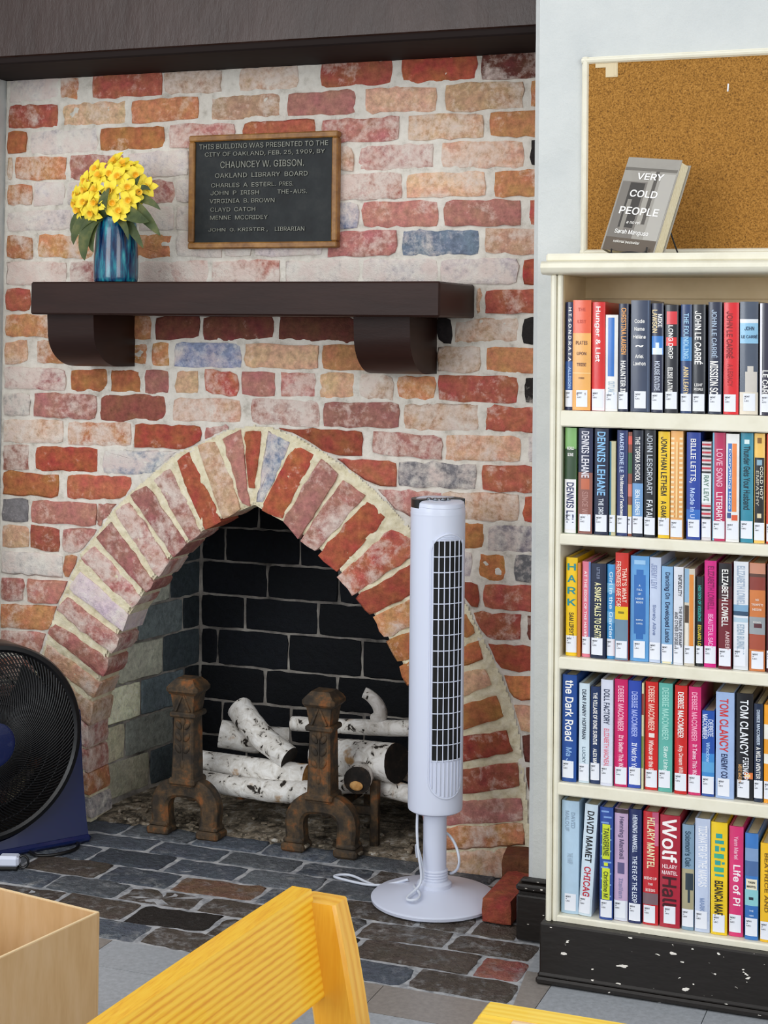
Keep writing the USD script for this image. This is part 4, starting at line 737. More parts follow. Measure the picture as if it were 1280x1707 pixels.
# ---------------------------------------------------------------- books
BOOKS = [

(0, 939.5, 19.0, 216, '17224e', 'slim navy', ((0.55, 0.83, 0, 1, '24549a'),), (('H T S O N D R A T A', 'f4f2ee', 0.05, 0.55, 0.5, 0.32, 'V'), ('ALLISON', '9fc0e8', 0.6, 0.8, 0.5, 0.3, 'V')), 0),
(0, 971.0, 38.0, 220, 'e8603c', 'orange and yellow', ((0.3, 1, 0, 1, 'eeae5c'), (0.66, 0.665, 0, 1, 'f6d9a0')), (('THE', 'c23a20', 0.07, 0.1, 0.5, 0.4, 'H'), ('LIST', 'c23a20', 0.18, 0.21, 0.5, 0.45, 'H'), ('PLATES', '6a3a24', 0.37, 0.405, 0.5, 0.62, 'H'), ('UPON', '6a3a24', 0.47, 0.5, 0.5, 0.5, 'H'), ('TRIBE', '6a3a24', 0.57, 0.6, 0.5, 0.5, 'H'), ('STORIES', '6a3a24', 0.7, 0.715, 0.5, 0.3, 'H'), ('BOOKS', '6a3a24', 0.84, 0.86, 0.5, 0.5, 'H')), 0),
(0, 1004.5, 27.0, 216, 'd81f1c', 'bright red', ((0.8, 1, 0, 1, 'efe9ee'),), (('Hunger & List', 'f4f2ee', 0.04, 0.55, 0.42, 0.45, 'V'),), 0),
(0, 1031.0, 26.0, 191, 'f0eeea', 'white with blue stripe', ((0.03, 0.64, 0.2, 0.72, '1f6fc4'),), (('OUT LAWS', '9db4c8', 0.69, 0.83, 0.5, 0.5, 'V'),), 0),
(0, 1055.0, 20.0, 213, '141c3a', 'navy with orange author line', (), (('CHRISTINA LAUREN', 'f0a85c', 0.04, 0.47, 0.55, 0.5, 'V'), ('HAUNTER IN', 'f4f2ee', 0.53, 0.84, 0.5, 0.5, 'V')), 0),
(0, 1088.0, 40.0, 220, '333f58', 'slate blue', ((0, 1, 0.86, 0.93, '55647e'),), (('Code', 'f4f2ee', 0.17, 0.205, 0.45, 0.5, 'H'), ('Name', 'f4f2ee', 0.24, 0.275, 0.45, 0.5, 'H'), ('Hélène', 'f4f2ee', 0.31, 0.345, 0.45, 0.62, 'H'), ('~', 'f4f2ee', 0.4, 0.42, 0.45, 0.4, 'H'), ('Ariel', 'f4f2ee', 0.485, 0.52, 0.45, 0.42, 'H'), ('Lawhon', 'f4f2ee', 0.55, 0.585, 0.45, 0.62, 'H')), 0),
(0, 1123.0, 24.0, 214, '131c3c', 'navy with pale dome picture', ((0.3, 0.47, 0, 1, '2f78c4'), (0.41, 0.47, 0.08, 0.92, 'dfe9f0'), (0.36, 0.41, 0.35, 0.65, 'dfe9f0')), (('LAWSON', 'f0d9a8', 0.06, 0.27, 0.28, 0.4, 'V'), ('MIKE', 'f4f2ee', 0.1, 0.22, 0.72, 0.34, 'V'), ('HOUSE DIVIDE', 'c8d0e0', 0.53, 0.8, 0.5, 0.42, 'V')), 0),
(0, 1150.5, 27.0, 211, '10131f', 'black with red blocks', ((0.06, 0.18, 0.12, 0.92, 'd8343c'), (0.3, 0.38, 0.1, 0.9, 'e02a2c')), (('LONG DROP', 'f4f2ee', 0.19, 0.5, 0.45, 0.34, 'V'), ('ELISE LATNER', 'f4f2ee', 0.58, 0.84, 0.42, 0.36, 'V')), 0),
(0, 1178.5, 23.0, 212, '1e3a6a', 'blue graduated', ((0.3, 0.52, 0, 1, '3a86c4'),), (('THE FOUNDLING', 'a8d4f0', 0.08, 0.5, 0.5, 0.42, 'V'), ('ANN LEARY', 'e8cf9a', 0.57, 0.83, 0.5, 0.42, 'V')), 0),
(0, 1204.0, 26.0, 212, '151a26', 'charcoal with big white lettering', (), (('JOHN LE CARRÉ', 'f4f2ee', 0.06, 0.55, 0.5, 0.62, 'V'), ('LIGHT', 'f4f2ee', 0.725, 0.75, 0.5, 0.6, 'H'), ('PEOPLE', 'f4f2ee', 0.765, 0.79, 0.5, 0.66, 'H')), 0),
(0, 1234.5, 27.0, 217, '1c2540', 'dark navy with two-part white title', (), (('JOHN LE CARRÉ', 'a9bcd2', 0.07, 0.5, 0.5, 0.46, 'V'), ('MISSION SO', 'f4f2ee', 0.53, 0.83, 0.45, 0.6, 'V')), 0),
(0, 1265.0, 30.0, 216, 'dc1420', 'scarlet', (), (('JOHN LE CARRÉ', '8a0f18', 0.08, 0.5, 0.45, 0.5, 'V'), ('A LEGACY', 'a81620', 0.55, 0.75, 0.45, 0.34, 'V')), 0),
(0, 1299.0, 36.0, 218, '475264', 'grey with pale blue name panel', ((0.155, 0.2, 0, 1, 'e9eef2'), (0.19, 0.37, 0, 1, '8fc4e4'), (0.62, 0.8, 0.3, 0.95, 'cfc9c0'), (0.57, 0.62, 0.42, 0.75, 'cfc9c0'), (0.8, 1, 0, 1, 'e2d8c6')), (('JOHN', '1e3a5a', 0.22, 0.255, 0.52, 0.5, 'H'), ('LE CARRÉ', '1e3a5a', 0.29, 0.325, 0.52, 0.85, 'H')), 0),
(0, 1333.5, 27.0, 215, '231f38', 'dark purple with white edge', ((0, 1, 0, 0.16, 'e8e6ee'),), (('LE CARR', 'f4f2ee', 0.6, 0.84, 0.4, 0.4, 'V'),), 0),
(1, 950.0, 24.0, 211, '7fb06a', 'green and white', ((0.2, 0.49, 0, 1, '2e4a2e'), (0.49, 1, 0, 1, 'f1eff0')), (('WORLD', 'f4f2ee', 0.18, 0.21, 0.5, 0.6, 'H'), ('GONE', 'f4f2ee', 0.24, 0.27, 0.5, 0.5, 'H'), ('DENNIS LEH', '1d2a5c', 0.52, 0.9, 0.5, 0.62, 'V')), 0),
(1, 980.0, 30.0, 211, '20284a', 'navy fading to brick red', ((0.42, 1, 0, 1, '8f5a50'), (0.48, 0.58, 0.2, 0.8, 'c46a4a')), (('DENNIS LEHANE', 'e6e4ec', 0.03, 0.47, 0.5, 0.52, 'V'), ('SINCE WE', 'b4857c', 0.6, 0.83, 0.5, 0.4, 'V')), 0),
(1, 1012.5, 29.0, 211, '13203f', 'dark blue with slanted blue lettering', (), (('DENNIS LEHANE', '8cc4f0', 0.03, 0.63, 0.5, 0.58, 'V'), ('THE DROP', 'e0e6ee', 0.66, 0.83, 0.5, 0.34, 'V')), 0),
(1, 1035.5, 13.0, 186, 'c9c19a', 'thin beige and teal', ((0, 1, 0, 0.3, '2c6c84'),), (), 0),
(1, 1054.0, 22.0, 208, '21336a', 'dark blue with fine white script', (), (('MADELEINE LE', 'c4d4f0', 0.03, 0.4, 0.45, 0.36, 'V'), ('The Moment of Tenderness', 'f4f2ee', 0.42, 0.82, 0.5, 0.34, 'V')), 0),
(1, 1069.5, 9.0, 205, '8a4a36', 'thin multicoloured', ((0.04, 0.12, 0, 1, 'd8584a'), (0.2, 0.4, 0, 1, '31603a'), (0.5, 0.62, 0, 1, 'd07a6a'), (0.7, 0.82, 0, 1, 'c8b060')), (), 0),
(1, 1085.0, 22.0, 209, '142036', 'navy and light blue', ((0.5, 0.83, 0, 1, '6f9ccc'),), (('THE TOPEKA SCHOOL', 'f4f2ee', 0.06, 0.48, 0.5, 0.44, 'V'), ('BEN LERNER', 'e8f2fa', 0.56, 0.8, 0.5, 0.42, 'V')), 0),
(1, 1109.5, 23.0, 210, '121822', 'near-black', (), (('JOHN LESCROART', 'b9bfc8', 0.03, 0.6, 0.5, 0.48, 'V'), ('FATAL', 'd8dce2', 0.65, 0.83, 0.5, 0.52, 'V')), 0),
(1, 1137.0, 24.0, 208, 'f2c81c', 'yellow with black lettering', (), (('JONATHAN LETHEM', '1d1a14', 0.05, 0.6, 0.5, 0.48, 'V'), ('A GAMB', '1d1a14', 0.65, 0.83, 0.5, 0.44, 'V')), 0),
(1, 1162.5, 25.0, 213, 'f0b268', 'orange barred', ((0.06, 0.08, 0.02, 0.3, 'f8e2b8'), (0.06, 0.08, 0.72, 0.98, 'f8e2b8'), (0.105, 0.125, 0.02, 0.3, 'f8e2b8'), (0.105, 0.125, 0.72, 0.98, 'f8e2b8'), (0.15, 0.17, 0.02, 0.3, 'f8e2b8'), (0.15, 0.17, 0.72, 0.98, 'f8e2b8'), (0.195, 0.215, 0.02, 0.3, 'f8e2b8'), (0.195, 0.215, 0.72, 0.98, 'f8e2b8'), (0.24, 0.26, 0.02, 0.3, 'f8e2b8'), (0.24, 0.26, 0.72, 0.98, 'f8e2b8'), (0.285, 0.305, 0.02, 0.3, 'f8e2b8'), (0.285, 0.305, 0.72, 0.98, 'f8e2b8'), (0.33, 0.35, 0.02, 0.3, 'f8e2b8'), (0.33, 0.35, 0.72, 0.98, 'f8e2b8'), (0.375, 0.395, 0.02, 0.3, 'f8e2b8'), (0.375, 0.395, 0.72, 0.98, 'f8e2b8'), (0.42, 0.44, 0.02, 0.3, 'f8e2b8'), (0.42, 0.44, 0.72, 0.98, 'f8e2b8'), (0.465, 0.485, 0.02, 0.3, 'f8e2b8'), (0.465, 0.485, 0.72, 0.98, 'f8e2b8'), (0.51, 0.53, 0.02, 0.3, 'f8e2b8'), (0.51, 0.53, 0.72, 0.98, 'f8e2b8'), (0.555, 0.575, 0.02, 0.3, 'f8e2b8'), (0.555, 0.575, 0.72, 0.98, 'f8e2b8'), (0.6, 0.62, 0.02, 0.3, 'f8e2b8'), (0.6, 0.62, 0.72, 0.98, 'f8e2b8'), (0.645, 0.665, 0.02, 0.3, 'f8e2b8'), (0.645, 0.665, 0.72, 0.98, 'f8e2b8'), (0.69, 0.71, 0.02, 0.3, 'f8e2b8'), (0.69, 0.71, 0.72, 0.98, 'f8e2b8'), (0.735, 0.755, 0.02, 0.3, 'f8e2b8'), (0.735, 0.755, 0.72, 0.98, 'f8e2b8'), (0.78, 0.8, 0.02, 0.3, 'f8e2b8'), (0.78, 0.8, 0.72, 0.98, 'f8e2b8'), (0.1, 0.8, 0.44, 0.6, 'f6cf8e')), (), 0),
(1, 1194.0, 28.0, 208, '1c3f9c', 'royal blue', ((0.72, 0.83, 0, 1, '2f6cc0'),), (('BILLIE LETTS,', 'f4f2ee', 0.06, 0.47, 0.45, 0.46, 'V'), ('Made in U', 'bcd0f4', 0.52, 0.8, 0.45, 0.34, 'V')), 0),
(1, 1219.5, 19.0, 191, 'd8d2d4', 'red and black striped', ((0.02, 0.04, 0, 1, 'c23a4a'), (0.06, 0.08, 0, 1, '26262c'), (0.1, 0.12, 0, 1, 'c23a4a'), (0.14, 0.16, 0, 1, '26262c'), (0.18, 0.2, 0, 1, 'c23a4a'), (0.22, 0.24, 0, 1, '26262c'), (0.26, 0.28, 0, 1, 'c23a4a'), (0.3, 0.32, 0, 1, '26262c'), (0.32, 0.62, 0, 1, 'e6ecec'), (0.64, 0.66, 0, 1, 'c23a4a'), (0.68, 0.7, 0, 1, '26262c'), (0.72, 0.74, 0, 1, 'c23a4a'), (0.76, 0.78, 0, 1, '26262c'), (0.8, 0.82, 0, 1, 'c23a4a')), (('RAY LEVI', '6a8a7c', 0.34, 0.6, 0.5, 0.5, 'V'),), 0),
(1, 1243.0, 26.0, 209, 'c02c5e', 'crimson with pale blue edge', ((0, 1, 0, 0.14, '7fc0dc'),), (('LOVE SONG', 'f0b8cc', 0.15, 0.5, 0.55, 0.46, 'V'), ('LITERARY', 'f4dfe6', 0.55, 0.82, 0.55, 0.46, 'V')), 0),
(1, 1270.0, 26.0, 208, 'ecebe8', 'white with blue and orange bars', ((0.09, 0.72, 0.15, 0.45, '2f6cb8'), (0.09, 0.72, 0.48, 0.82, 'ee8a48'), (0.73, 0.78, 0.1, 0.4, '2f4f8c'), (0.75, 0.8, 0.45, 0.9, 'e0603c')), (('Everything Here', 'dfe8f4', 0.14, 0.7, 0.3, 0.2, 'V'),), 0),
(1, 1296.5, 25.0, 212, '2f8ca4', 'teal', ((0.06, 0.1, 0.3, 0.7, 'dff0f0'),), (('Thunder Gets Your Husband', '12303c', 0.12, 0.7, 0.5, 0.5, 'V'),), 0),
(1, 1320.5, 21.0, 213, 'f2c462', 'yellow over black', ((0.22, 0.83, 0.04, 0.96, '17181c'), (0.24, 0.29, 0.25, 0.75, '8fb0c4'), (0.73, 0.77, 0.3, 0.7, 'e8d8b0'), (0.04, 0.09, 0.3, 0.7, '8a6020')), (('COLD HOT', 'd8d4c4', 0.3, 0.6, 0.7, 0.26, 'V'), ('EMPATHY', 'b8b4a4', 0.34, 0.66, 0.32, 0.28, 'V')), 0),
(1, 1341.5, 17.0, 209, 'd8452c', 'orange-red', (), (), 0),
(2, 953.0, 24.0, 195, 'f0c614', 'yellow with cyan block letters', (), (('H', '1f8a94', 0.06, 0.13, 0.5, 0.7, 'H'), ('A', '1f8a94', 0.18, 0.25, 0.5, 0.7, 'H'), ('R', '1f8a94', 0.3, 0.37, 0.5, 0.7, 'H'), ('K', '1f8a94', 0.42, 0.49, 0.5, 0.7, 'H'), ('SAM LIPSYTE', '2a2210', 0.56, 0.82, 0.5, 0.4, 'V')), 0),
(2, 969.5, 7.0, 186, 'c8782e', 'thin ochre', (), (), 0),
(2, 983.0, 18.0, 189, 'e07a8e', 'pink with blue edge', ((0, 0.83, 0.78, 1, '6a8cc8'),), (('AT THE EDGE OF THE HAVEN', 'fbe6ea', 0.1, 0.8, 0.42, 0.32, 'V'),), 0),
(2, 1008.5, 31.0, 187, '16233f', 'navy with cream slanted title', (), (('A SNAKE FALLS TO EARTH', 'f4ecb4', 0.2, 0.8, 0.48, 0.42, 'V'), ('LITTLE B', '8a94b0', 0.04, 0.16, 0.5, 0.2, 'V')), 0),
(2, 1033.0, 18.0, 186, '3f94d0', 'sky blue', ((0.2, 0.3, 0, 1, '7cc0ea'), (0.5, 0.62, 0, 1, '6ab2e2')), (('Girl in the Garden', 'cfe8fa', 0.08, 0.8, 0.5, 0.42, 'V'),), 0),
(2, 1055.5, 27.0, 211, 'cc2c20', 'red and grey with slanted yellow band', ((0.5, 0.62, 0, 1, 'f0cc1c'), (0.62, 1, 0, 1, '6f8ca4'), (0.545, 0.565, 0.25, 0.7, '8a7a10')), (('FRENEMIES ARE FOR', 'f4d8c8', 0.08, 0.5, 0.28, 0.34, 'V'), ("THAT'S WHAT", 'f4d8c8', 0.14, 0.46, 0.72, 0.34, 'V')), 0),
(2, 1090.0, 38.0, 206, '5f9ed6', 'light blue damask with dark blue panel', ((0.18, 0.74, 0.2, 0.82, '2f6cb4'), (0.13, 0.18, 0.32, 0.7, '2f6cb4'), (0.74, 0.79, 0.32, 0.7, '2f6cb4'), (0.04, 0.08, 0.2, 0.8, '9cc8ec'), (0.84, 0.87, 0.2, 0.8, '9cc8ec')), (('A', 'cfe2f4', 0.27, 0.29, 0.5, 0.1, 'H'), ('FALL', 'cfe2f4', 0.31, 0.33, 0.5, 0.3, 'H'), ('OF', 'cfe2f4', 0.35, 0.37, 0.5, 0.16, 'H'), ('HUMAN', 'cfe2f4', 0.395, 0.415, 0.5, 0.4, 'H'), ('MINDS', 'cfe2f4', 0.43, 0.45, 0.5, 0.36, 'H'), ('MARTHA', 'cfe2f4', 0.6, 0.615, 0.5, 0.36, 'H'), ('HARRIS', 'cfe2f4', 0.635, 0.65, 0.5, 0.32, 'H')), 0),
(2, 1120.5, 23.0, 205, 'c3cfe6', 'pale lavender', (), (('JEREMY LEVY', '8f9cc0', 0.06, 0.3, 0.4, 0.5, 'V'), ('Sorely Alive', '7484ac', 0.45, 0.74, 0.42, 0.34, 'V')), 0),
(2, 1144.5, 23.0, 189, '86b4dc', 'light blue with cream sticker', ((0.83, 1, 0.1, 0.9, 'ece2bc'),), (('Dancing On  Developed Lands', '1e2c50', 0.06, 0.78, 0.5, 0.5, 'V'),), 0),
(2, 1167.0, 20.0, 190, 'dfe2ea', 'white with dark serif title', (), (('INFIDELITY', '44464e', 0.08, 0.3, 0.65, 0.34, 'V'), ('AND OTHER STORIES', '44464e', 0.46, 0.82, 0.3, 0.32, 'V'), ('THE FEMALE SWAMP', '44464e', 0.4, 0.82, 0.72, 0.3, 'V')), 0),
(2, 1188.5, 21.0, 188, 'd0c8b8', 'orange and grey photographic', ((0, 0.35, 0, 0.45, '8cb0cc'), (0.06, 0.8, 0.5, 0.9, 'e08a3a'), (0.38, 0.56, 0.05, 0.45, '4a3a2c'), (0.56, 0.8, 0.1, 0.4, 'e4dfd4')), (), 0),
(2, 1207.5, 15.0, 173, '10161c', 'slim black', (), (('HISTORY OF VIOLENCE', '3fb8b0', 0.1, 0.5, 0.5, 0.4, 'V'), ('EDUARD LOU', 'e8cf3c', 0.54, 0.8, 0.5, 0.44, 'V')), 0),
(2, 1228.0, 24.0, 205, 'd81c84', 'magenta', (), (('ELIZABETH LOWELL', '8a1058', 0.05, 0.46, 0.55, 0.5, 'V'), ('BEAUTIFUL SACR', 'f6b4dc', 0.5, 0.82, 0.55, 0.4, 'V')), 0),
(2, 1257.0, 26.0, 203, '6f1f2a', 'maroon with black top', ((0, 0.22, 0, 1, '17141c'), (0.22, 0.34, 0, 1, '3f1a22')), (('ELIZABETH LOWELL', 'f4f2ee', 0.06, 0.6, 0.5, 0.48, 'V'), ('AMBER', 'd8b8b8', 0.64, 0.82, 0.7, 0.3, 'V')), 0),
(2, 1286.5, 29.0, 207, 'e4e8ee', 'white with blue landscape strip', ((0.4, 0.49, 0, 1, '7fa8c8'), (0.46, 0.5, 0, 1, '33506c'), (0.52, 0.56, 0, 1, 'b4ccdc')), (('ELIZABETH LOWEL', 'a4b4c8', 0.04, 0.4, 0.5, 0.52, 'V'), ('EDEN BURNING', '9fb2c4', 0.58, 0.86, 0.5, 0.48, 'V')), 0),
(2, 1317.5, 31.0, 206, 'd07a40', 'orange and brown block-patterned', ((0, 0.1, 0, 1, 'c88a70'), (0.1, 0.13, 0, 1, '5a3a30'), (0.13, 0.25, 0, 1, '8a3a30'), (0.5, 0.66, 0, 1, '9aa0a4'), (0.66, 0.8, 0, 1, 'a8503a'), (0.56, 0.6, 0.3, 0.8, '5a3038')), (('NO', 'f4e0d0', 0.33, 0.35, 0.5, 0.2, 'H'), ('TRUMPETS', 'f4e0d0', 0.375, 0.395, 0.5, 0.7, 'H'), ('NEEDED', 'f4e0d0', 0.42, 0.44, 0.5, 0.56, 'H'), ('MICHAEL', 'eae4e0', 0.54, 0.555, 0.5, 0.5, 'H')), 0),
(2, 1343.5, 17.0, 206, '4a1a24', 'dark maroon', (), (), 0),
(3, 948.0, 30.0, 211, '1f4c96', 'blue with white handwritten title', (), (('the Dark Road', 'f4f2ee', 0.05, 0.62, 0.5, 0.56, 'V'), ('Ma Ji', '8fb4e0', 0.68, 0.83, 0.5, 0.4, 'V')), 0),
(3, 981.0, 22.0, 196, 'cfe0ea', 'pale icy blue', (), (('DEAR FANNY HOFFMAN', '2a3648', 0.06, 0.56, 0.5, 0.36, 'V'), ('LUCKY', '6a7c8c', 0.64, 0.8, 0.5, 0.3, 'V')), 0),
(3, 1003.0, 20.0, 191, '17305c', 'slim navy', (), (('THE VILLAGE OF BONE SURVIVE', 'f4f2ee', 0.06, 0.6, 0.5, 0.42, 'V'), ('ALEX MACK', 'f4f2ee', 0.64, 0.84, 0.5, 0.4, 'V')), 0),
(3, 1027.5, 25.0, 208, 'd8dcec', 'lavender white with pink author line', (), (('DOLL FACTORY', '2a3450', 0.09, 0.42, 0.5, 0.46, 'V'), ('ELIZABETH MACNEAL', 'e07a8c', 0.46, 0.82, 0.5, 0.4, 'V')), 0),
(3, 1054.5, 27.0, 210, 'cc1a62', 'raspberry pink with white script', (), (('DEBBIE MACOMBER', 'f6b8cc', 0.06, 0.48, 0.5, 0.44, 'V'), ("It's Better This Way", 'f8d4e0', 0.52, 0.85, 0.5, 0.44, 'V')), 0),
(3, 1081.5, 27.0, 209, '2a4ab0', 'royal blue with pale lettering', (), (('DEBBIE MACOMBER', 'aab8f0', 0.1, 0.52, 0.5, 0.44, 'V'), ('If Not for You', 'e8ecfa', 0.58, 0.84, 0.5, 0.4, 'V')), 0),
(3, 1098.5, 5.0, 207, 'd8d4a8', 'very thin olive and cream', ((0.1, 0.3, 0, 1, '8a3a30'), (0.5, 0.8, 0, 1, '7a8a3a')), (), 0),
(3, 1115.0, 26.0, 210, 'd01e1c', 'red with white emblem', ((0.475, 0.515, 0.3, 0.75, 'f4e6e0'),), (('DEBBIE MACOMBER', 'f6c8b8', 0.04, 0.45, 0.5, 0.48, 'V'), ('Window on the B', 'f8e4dc', 0.54, 0.82, 0.5, 0.38, 'V')), 0),
(3, 1143.0, 28.0, 210, '5fb0a4', 'sage teal', (), (('DEBBIE MACOMBER', 'a4dcd0', 0.04, 0.52, 0.5, 0.46, 'V'), ('Silver Linings', 'd8f0ea', 0.58, 0.84, 0.5, 0.4, 'V')), 0),
(3, 1173.5, 25.0, 209, 'c8201e', 'red with tall white title', (), (('DEBBIE MACOMBER', 'f4f2ee', 0.06, 0.48, 0.5, 0.46, 'V'), ('Any Dream Will D', 'f8dcd4', 0.55, 0.84, 0.5, 0.42, 'V')), 0),
(3, 1199.5, 25.0, 208, 'd0246a', 'raspberry pink with tall author line', (), (('DEBBIE MACOMBER', 'f6a8c4', 0.05, 0.5, 0.5, 0.44, 'V'), ('It Takes This Way', 'f8d0e0', 0.53, 0.84, 0.5, 0.42, 'V')), 0),
(3, 1225.5, 25.0, 164, '1f50a8', 'short blue', ((0.5, 0.82, 0, 1, '3f8cd0'), (0.6, 0.72, 0, 1, '5fa8dc')), (('MACOMBER', 'dfe8f8', 0.04, 0.33, 0.25, 0.4, 'V'), ('DEBBIE', 'dfe8f8', 0.1, 0.3, 0.72, 0.38, 'V'), ('Window', 'a8ccf0', 0.37, 0.6, 0.5, 0.3, 'V')), 0),
(3, 1258.0, 36.0, 203, 'a4bce4', 'periwinkle with large red author name', (), (('TOM CLANCY', 'd03434', 0.06, 0.56, 0.45, 0.46, 'V'), ('ENEMY CON', '1f2c54', 0.58, 0.84, 0.48, 0.34, 'V')), 0),
(3, 1294.5, 33.0, 203, '12131a', 'black with orange flare', ((0.74, 0.8, 0.5, 1, 'e0783c'), (0.755, 0.785, 0.55, 0.85, 'f8d8a0')), (('TOM CLANCY', 'eceef2', 0.06, 0.58, 0.48, 0.48, 'V'), ('FIRING PO', 'eceef2', 0.6, 0.84, 0.58, 0.34, 'V'), ('MIKE MADEN', 'd8a468', 0.67, 0.84, 0.25, 0.2, 'V')), 0),
(3, 1321.0, 18.0, 186, '1b2a44', 'slim dark slate', (), (('DEBBIE MACOMBER', 'c8d4e4', 0.06, 0.42, 0.5, 0.36, 'V'), ('A WILD WINTER SW', 'f4f2ee', 0.44, 0.84, 0.5, 0.46, 'V')), 0),
(3, 1341.0, 20.0, 186, 'f0a024', 'orange and white', ((0.2, 0.35, 0, 1, 'f4efe4'), (0.5, 0.6, 0, 1, 'f4efe4')), (), 0),
(4, 951.0, 36.0, 222, 'b4cfe4', 'pale blue with faint grey lettering', (), (('DAVID', '8fa4b8', 0.1, 0.24, 0.66, 0.22, 'V'), ('MALOUF', '8fa4b8', 0.09, 0.27, 0.32, 0.22, 'V'), ('THE HARP', 'a0b4c6', 0.46, 0.56, 0.5, 0.3, 'V'), ('FICTION', 'a0b4c6', 0.84, 0.88, 0.5, 0.3, 'V')), 0),
(4, 985.5, 27.0, 220, 'cfe0ec', 'leaning white', (), (('DAVID MAMET', '17181e', 0.06, 0.52, 0.5, 0.5, 'V'), ('CHICAG', 'c0283a', 0.56, 0.83, 0.5, 0.5, 'V')), 3.2),
(4, 1028.5, 27.0, 219, '2a4c9c', 'blue patterned with lime ovals', ((0.03, 0.045, 0.1, 0.7, '7fa4dc'), (0.08, 0.095, 0.3, 0.9, '7fa4dc'), (0.13, 0.145, 0.1, 0.7, '7fa4dc'), (0.18, 0.195, 0.3, 0.9, '7fa4dc'), (0.23, 0.245, 0.1, 0.7, '7fa4dc'), (0.28, 0.295, 0.3, 0.9, '7fa4dc'), (0.33, 0.345, 0.1, 0.7, '7fa4dc'), (0.38, 0.395, 0.3, 0.9, '7fa4dc'), (0.43, 0.445, 0.1, 0.7, '7fa4dc'), (0.48, 0.495, 0.3, 0.9, '7fa4dc'), (0.53, 0.545, 0.1, 0.7, '7fa4dc'), (0.58, 0.595, 0.3, 0.9, '7fa4dc'), (0.63, 0.645, 0.1, 0.7, '7fa4dc'), (0.68, 0.695, 0.3, 0.9, '7fa4dc'), (0.73, 0.745, 0.1, 0.7, '7fa4dc'), (0.78, 0.795, 0.3, 0.9, '7fa4dc'), (0.15, 0.46, 0.2, 0.8, 'cfdc2c'), (0.54, 0.82, 0.2, 0.8, 'cfdc2c'), (0.49, 0.52, 0.35, 0.65, 'cfdc2c')), (('TANGERINE', '3a4c1c', 0.18, 0.43, 0.5, 0.4, 'V'), ('Christine M', '3a4c1c', 0.57, 0.8, 0.5, 0.34, 'V')), 0),
(4, 1057.0, 28.0, 218, 'c4a8c8', 'mauve', ((0, 0.04, 0, 1, '3a2c34'), (0.48, 0.58, 0.25, 0.75, '5a5480'), (0.82, 1, 0, 1, 'd8dcec')), (('Henning Mankell', '5a5070', 0.07, 0.45, 0.5, 0.42, 'V'), ('Italian', '8c86ac', 0.62, 0.8, 0.5, 0.3, 'V')), 0),
(4, 1085.0, 26.0, 221, '16265c', 'navy with thin white capitals', (), (('HENNING MANKELL', 'dfe6f4', 0.05, 0.38, 0.5, 0.36, 'V'), ('THE EYE OF THE LEOP', 'dfe6f4', 0.41, 0.82, 0.5, 0.36, 'V')), 0),
(4, 1115.5, 31.0, 219, 'c4202c', 'red fading to grey', ((0, 0.1, 0.6, 1, 'c05a7c'), (0.1, 0.3, 0.75, 1, 'd06a8c'), (0.72, 0.82, 0, 1, '7a6068')), (('HILARY MANTEL', 'f0e4b8', 0.05, 0.5, 0.52, 0.48, 'V'), ('BRING UP', 'f4dcd8', 0.575, 0.6, 0.5, 0.8, 'H'), ('THE', 'f4dcd8', 0.63, 0.65, 0.5, 0.3, 'H'), ('BODIES', 'f4dcd8', 0.68, 0.705, 0.5, 0.6, 'H')), 0),
(4, 1153.0, 40.0, 216, 'ac1a34', 'wide crimson with huge title', (), (('Wolf', 'fbf4f2', 0.03, 0.42, 0.48, 0.74, 'V'), ('HILARY', 'f4d4d8', 0.44, 0.475, 0.5, 0.72, 'H'), ('MANTEL', 'f4d4d8', 0.495, 0.53, 0.5, 0.76, 'H'), ('Hall', '3f0c18', 0.55, 0.82, 0.48, 0.7, 'V')), 0),
(4, 1188.0, 24.0, 202, '7f9cb4', 'blue-grey with a tree picture', ((0.42, 0.82, 0, 1, 'a8a080'), (0.46, 0.62, 0.3, 0.95, '2c3a44'), (0.62, 0.74, 0.5, 0.7, '2c3a44')), (("Solomon's Oak", '2c4a60', 0.06, 0.4, 0.5, 0.46, 'V'),), 0),
(4, 1216.0, 30.0, 217, 'c4d0e8', 'pale lavender with white outlined title', ((0.08, 0.9, 0.88, 0.9, '8ca0cc'),), (('TIDEWATER OF THE MARIAS', 'f2f4fa', 0.06, 0.6, 0.52, 0.56, 'V'), ('MARKS', '7f94bc', 0.7, 0.84, 0.5, 0.3, 'V')), 0),
(4, 1248.0, 32.0, 214, 'f2cc1c', 'yellow with teal letter shapes', ((0.1, 0.14, 0.3, 0.7, '2fa09c'), (0.16, 0.19, 0.25, 0.8, '2fa09c'), (0.21, 0.26, 0.25, 0.5, '2fa09c'), (0.22, 0.25, 0.6, 0.85, '2fa09c'), (0.28, 0.32, 0.2, 0.8, '3aac8c'), (0.34, 0.38, 0.25, 0.6, '2fa09c'), (0.35, 0.37, 0.68, 0.85, '2fa09c'), (0.4, 0.44, 0.2, 0.8, '3aac8c'), (0.46, 0.48, 0.25, 0.8, '2fa09c')), (('BIANCA MAR', '17181c', 0.52, 0.83, 0.5, 0.5, 'V'),), 0),
(4, 1280.0, 28.0, 209, 'd83070', 'hot pink with white title', (), (('Yann Martel', 'f4bcd0', 0.09, 0.3, 0.5, 0.28, 'V'), ('Life of Pi', 'fbf0f4', 0.35, 0.72, 0.55, 0.5, 'V')), 0),
